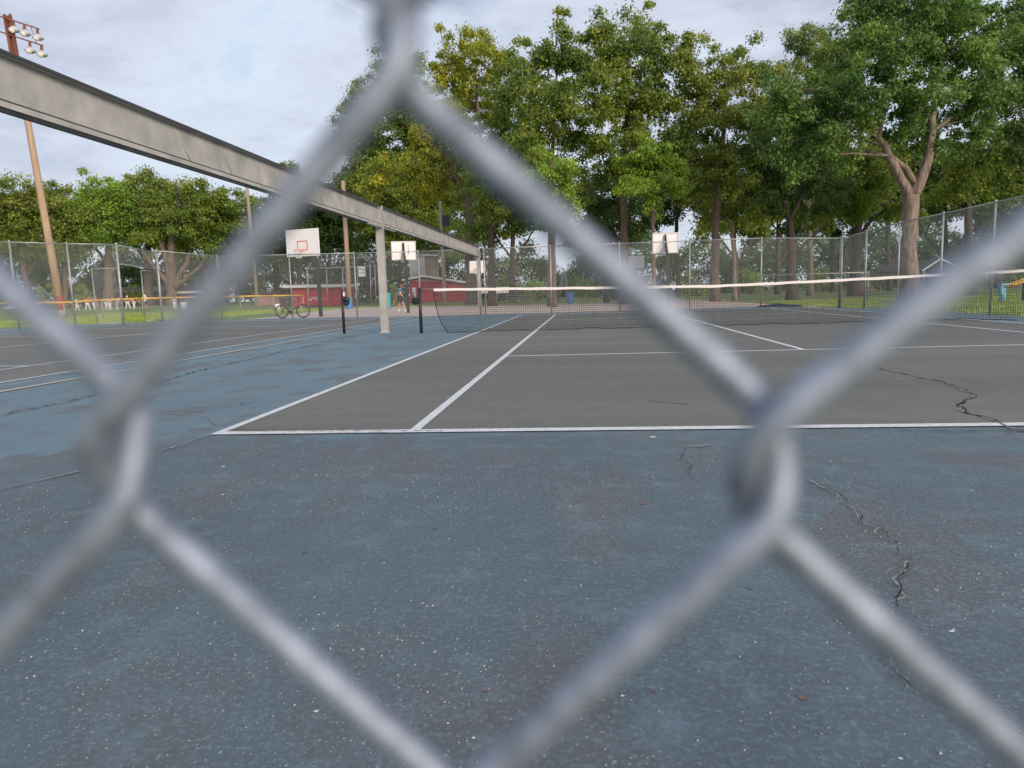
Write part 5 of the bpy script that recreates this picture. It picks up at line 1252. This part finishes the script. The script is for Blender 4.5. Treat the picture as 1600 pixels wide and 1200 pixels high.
tree('great spreading tree with a thick pinkish forked trunk right of centre of the lawn', 1424, 38.5, .44, [(1423, 430, 1.02), (1420, 400, .94), (1420, 345, .92), (1424, 306, .90)],
     [(1345, 25, 34, 30, 0), (1385, 20, 44, 40, 1), (1440, 10, 50, 50, -1), (1500, 10, 46, 46, 1), (1350, 75, 40, 34, 1), (1400, 80, 48, 40, -1.5), (1460, 80, 48, 42, 1.2), (1515, 75, 44, 40, -1), (1565, 50, 40, 46, 1),
      (1300, 145, 44, 30, 0), (1245, 150, 44, 30, -1), (1345, 145, 46, 34, -1.2), (1400, 150, 46, 36, 1.2), (1455, 150, 44, 36, -1.8), (1510, 145, 42, 36, 0), (1560, 120, 38, 40, 1),
      (1215, 185, 34, 34, 0), (1265, 200, 42, 32, 1), (1315, 200, 42, 30, -1), (1365, 195, 36, 26, .8), (1200, 235, 26, 26, 0), (1250, 245, 36, 24, -.5), (1300, 240, 34, 22, .5), (1430, 200, 36, 28, .8), (1485, 205, 34, 26, .5), (1530, 190, 36, 26, -.5), (1455, 235, 20, 16, 0)], 'lf_blue', 'barkp',
     limbs=[[(1422, 308, .68), (1408, 275, .55), (1388, 243, .44), (1370, 212, .34), (1348, 180, .25), (1305, 150, .17), (1255, 140, .09)], [(1425, 308, .76), (1441, 275, .60), (1450, 240, .50), (1456, 205, .42), (1462, 140, .32), (1475, 60, .2), (1480, 0, .1)],
            [(1388, 243, .4), (1415, 262, .40), (1428, 285, .40)], [(1372, 215, .4), (1380, 170, .3), (1392, 100, .2), (1388, 40, .1)], [(1456, 205, .34), (1500, 175, .26), (1550, 140, .16)]], dens=.92, cr=.62, size=.15, **DEF)
tree('tree with a dark slanting trunk right of the great forked tree', 1517, 52, .38, [(1515, 420, 1), (1513, 380, .9), (1512, 330, .8), (1515, 260, .6), (1530, 200, .3)], [(1495, 245, 34, 28), (1540, 235, 38, 30), (1505, 285, 36, 26), (1555, 280, 38, 26), (1590, 230, 34, 34), (1480, 300, 24, 18), (1590, 300, 34, 20)], 'lf_mid', 'barkd',
     limbs=[[(1513, 385, .4), (1540, 350, .3), (1575, 320, .15)], [(1513, 400, .3), (1545, 370, .25), (1580, 350, .12)], [(1512, 330, .4), (1495, 300, .3), (1480, 275, .15)]], **DEF)
tree('tree whose crown fills the upper right corner of the picture', 1655, 44, .4, [(1655, 420, 1), (1650, 300, .8), (1640, 180, .5), (1630, 80, .3)], [(1605, 130, 36, 40), (1640, 60, 48, 50), (1600, 60, 30, 26), (1650, 150, 50, 50), (1600, 185, 40, 32), (1625, 245, 44, 34), (1600, 20, 26, 26), (1650, 0, 50, 40)], 'lf_dark', 'barkd', **DEF)
# --- back row filling between the trunks
bk = [(575, 'rounded dark tree beyond the pole left of the steel beam post', 300, 42), (625, 'deep green tree behind the press box', 285, 45), (700, 'deep green tree behind the yellowing tree', 270, 50), (800, 'deep green tree between two tall trunks', 270, 45),
      (960, 'deep green tree far back right of the sky gap', 290, 42), (1060, 'deep green tree far back behind the hoop seen from behind', 265, 50), (1150, 'deep green tree far back under the olive crown', 280, 48), (1215, 'deep green tree far back left of the multi stemmed tree', 285, 44),
      (1300, 'deep green tree far back behind the straight dark trunk', 275, 48), (1390, 'deep green tree far back left of the great forked trunk', 270, 50), (1475, 'deep green tree far back right of the great forked trunk', 265, 50), (1560, 'deep green tree far back at the right edge', 270, 54), (1640, 'deep green tree beyond the right edge of the picture', 270, 56)]
for i, (u, lb, vt, w) in enumerate(bk):
    vt -= 45; w *= 1.12
    d = 80 + (i * 37 % 11) + (32 if u < 720 else 0); k = [(u, vt + 30, w, 34), (u - w * .8, vt + 62, w * .75, 30), (u + w * .8, vt + 58, w * .75, 30), (u, vt + 85, w, 28), (u - w * .7, vt + 112, w * .6, 22), (u + w * .7, vt + 112, w * .6, 22)]
    if i % 3 == 0: k.append((u + w * .3, vt + 110, w * .6, 16))
    tree(lb, u, d, .36, [(u, 430, 1), (u + RNG.normal(0, 4), 380, .9), (u, vt + 60, .5)], k, 'lf_dark' if i % 3 else 'lf_mid', 'barkd', dens=.75, cr=1.15, size=.30, per=85, group='deep green trees farther back',
         limbs=[[(u, 415, .5), (u + w * .5, 375, .35), (u + w * .8, 345, .2)], [(u, 405, .5), (u - w * .5, 370, .35), (u - w * .7, 345, .2)]])
# --- left group beyond the ball field
lg = [(-20, 285, 50, 'lf_oliv', 'olive tree at the left edge behind the ball field'), (42, 288, 44, 'lf_oliv', 'olive green tree with a leaning trunk left of the light pole'), (102, 285, 40, 'lf_oliv', 'olive green tree just right of the light pole'),
      (170, 278, 52, 'lf_brt', 'broad bright green tree with a thick trunk in the left group'), (232, 272, 46, 'lf_oliv', 'tall olive tree between the bright green one and the many stemmed one'),
      (268, 285, 50, 'lf_mid', 'many stemmed tree with arching trunks behind the gate'), (322, 292, 44, 'lf_mid', 'mid green tree left of the thin grey pole'), (372, 300, 42, 'lf_mid', 'mid green tree behind the thin grey pole'),
      (430, 300, 44, 'lf_dark', 'dark tree left of the large basketball hoop'), (468, 300, 40, 'lf_dark', 'dark tree with crooked trunks behind the large basketball hoop'), (515, 290, 44, 'lf_dark', 'dark tree right of the large basketball hoop')]
for i, (u, vt, w, lf, lb) in enumerate(lg):
    d = 92 + (i * 29 % 9); k = [(u - w * .1, vt + 24, w * .62, 26), (u - w * .6, vt + 48, w * .6, 34), (u + w * .55, vt + 46, w * .6, 34), (u, vt + 72, w * .85, 34), (u - w * .7, vt + 90, w * .5, 22), (u + w * .7, vt + 88, w * .5, 22)]
    lim = []
    if lb.startswith('many'):
        lim = [[(u + 2, 448, .8), (u - 22, 425, .5), (u - 45, 392, .35)], [(u, 448, .8), (u - 8, 410, .6), (u - 16, 380, .4)], [(u + 2, 448, .8), (u + 22, 415, .55), (u + 34, 375, .35)], [(u + 4, 450, .6), (u + 40, 420, .4), (u + 62, 395, .25)]]
    else: lim = [[(u, 430, .5), (u + w * .5, 395, .3), (u + w * .7, 370, .2)], [(u, 420, .5), (u - w * .4, 385, .3), (u - w * .6, 365, .2)]]
    lean_ = -16 if 'leaning' in lb else 0
    tree(lb, u, d, .55 if 'thick' in lb or 'many' in lb else .40, [(u, 445, 1), (u + lean_ * .5, 410, .9), (u + lean_, 370, .6), (u, vt + 40, .3)], k, lf, 'bark' if i < 6 else 'barkd', dens=.95, cr=1.15, size=.27, per=95, group='trees behind the ball field', limbs=lim)
tree('single small tree top peeking over the steel beam left of the blurred wire', 455, 112, .4, [(455, 430, 1), (455, 330, .7), (455, 270, .3)], [(448, 268, 14, 14), (462, 274, 16, 12), (455, 290, 26, 16)], 'lf_mid', 'barkd', dens=.9, cr=1.0, size=.3, group='trees behind the ball field')
# --- shrubs
def shrub(label, u, d, w, v0, v1, lf, n=12, name='shrub', group='shrubs and young trees under the park trees'):
    o = foot(u, d); root = empty(name, o, label, 'shrub', group); s = d / 1114; h = max(.8, (v1 - v0) * s); b = MB(); cen = []; cra = []
    for k in range(n):
        x = (RNG.random() - .5) * 1.7 * w * s; y = (RNG.random() - .5) * w * s; z = h * (.12 + .8 * RNG.random() * max(.25, 1 - (2 * x / (1.9 * w * s)) ** 2)); c = Vector((x * RT[0], x * RT[1] + y, z)); b.tube([(c.x * .3, c.y * .3, 0), (c.x * .7, c.y * .7, z * .5), c], [.05, .035, .015], 4); cen.append(c); cra.append(min(w * s * .42, h * .32))
    b.build('stems', 'bark', root); fast_mesh('foliage', leaves(np.array(cen), np.array(cra), 90, .24), 4, lf, root)
for a in [('light green young tree behind the person in blue', 613, 66, 10, 430, 470, 'lf_brt', 9), ('light green bush just left of the sky gap beyond the net', 838, 86, 26, 425, 466, 'lf_brt', 14), ('pale green willowy bush right of the beam end post', 797, 96, 22, 392, 466, 'lf_pale', 16),
          ('dark bush beside the bleacher', 770, 92, 26, 440, 466, 'lf_dark', 14), ('yellow green bush behind the outfield between the light pole and the trunk', 72, 96, 14, 415, 468, 'lf_yel', 10), ('pale bush between the players and the trees', 130, 98, 22, 432, 470, 'lf_pale', 12),
          ('green hedge end behind the gate', 215, 100, 30, 434, 470, 'lf_oliv', 16), ('pale leafy bush behind the arching trunks', 300, 108, 34, 415, 462, 'lf_pale', 18), ('pale green tree edge left of the large hoop', 400, 106, 26, 400, 462, 'lf_pale', 16), ('bush behind the straight hoop pole', 1085, 92, 26, 408, 452, 'lf_pale', 16),
          ('light bush between the two thin trunks', 1168, 92, 26, 410, 452, 'lf_brt', 16), ('light green bush right of the multi stemmed tree', 1280, 96, 30, 405, 450, 'lf_brt', 16), ('pale bush left of the great trunk', 1375, 96, 26, 400, 448, 'lf_pale', 14), ('dark bush right of the great trunk', 1462, 90, 30, 405, 446, 'lf_dark', 16), ('green bush far right behind the side fence', 1550, 90, 36, 390, 444, 'lf_mid', 16), ('bush under the tallest tree', 930, 96, 30, 405, 458, 'lf_mid', 16)]:
    shrub(*a)
def woodland():
    """the far wood that closes the view between the trunks"""
    cen = []; cra = []
    for i in range(2600):
        u = -60 + 1760 * RNG.random(); d = 118 + 26 * RNG.random(); p = foot(u, d); hz = 456 - (u - 914) * .0313
        gap = math.exp(-((u - 888) / 42) ** 2) * .55 + math.exp(-((u - 330) / 60) ** 2) * .25
        top = (8.0 + 4.0 * (.5 + .5 * math.sin(u * .021)) + 2.5 * math.sin(u * .07)) * (1 - gap); z = max(.6, top * RNG.random() ** .8)
        cen.append((p.x, p.y, p.z + z)); cra.append(1.4 + .9 * RNG.random())
    co = leaves(np.array(cen), np.array(cra), 75, .42)
    tag(fast_mesh('distant_woodland', co, 4, 'lf_dark'), 'far mass of dark green undergrowth closing the view beneath the trees', 'woodland', kind='stuff')
    cen = np.array(cen); k = RNG.random(len(cen)) < .3
woodland()
print('LEAVES', NLEAF)
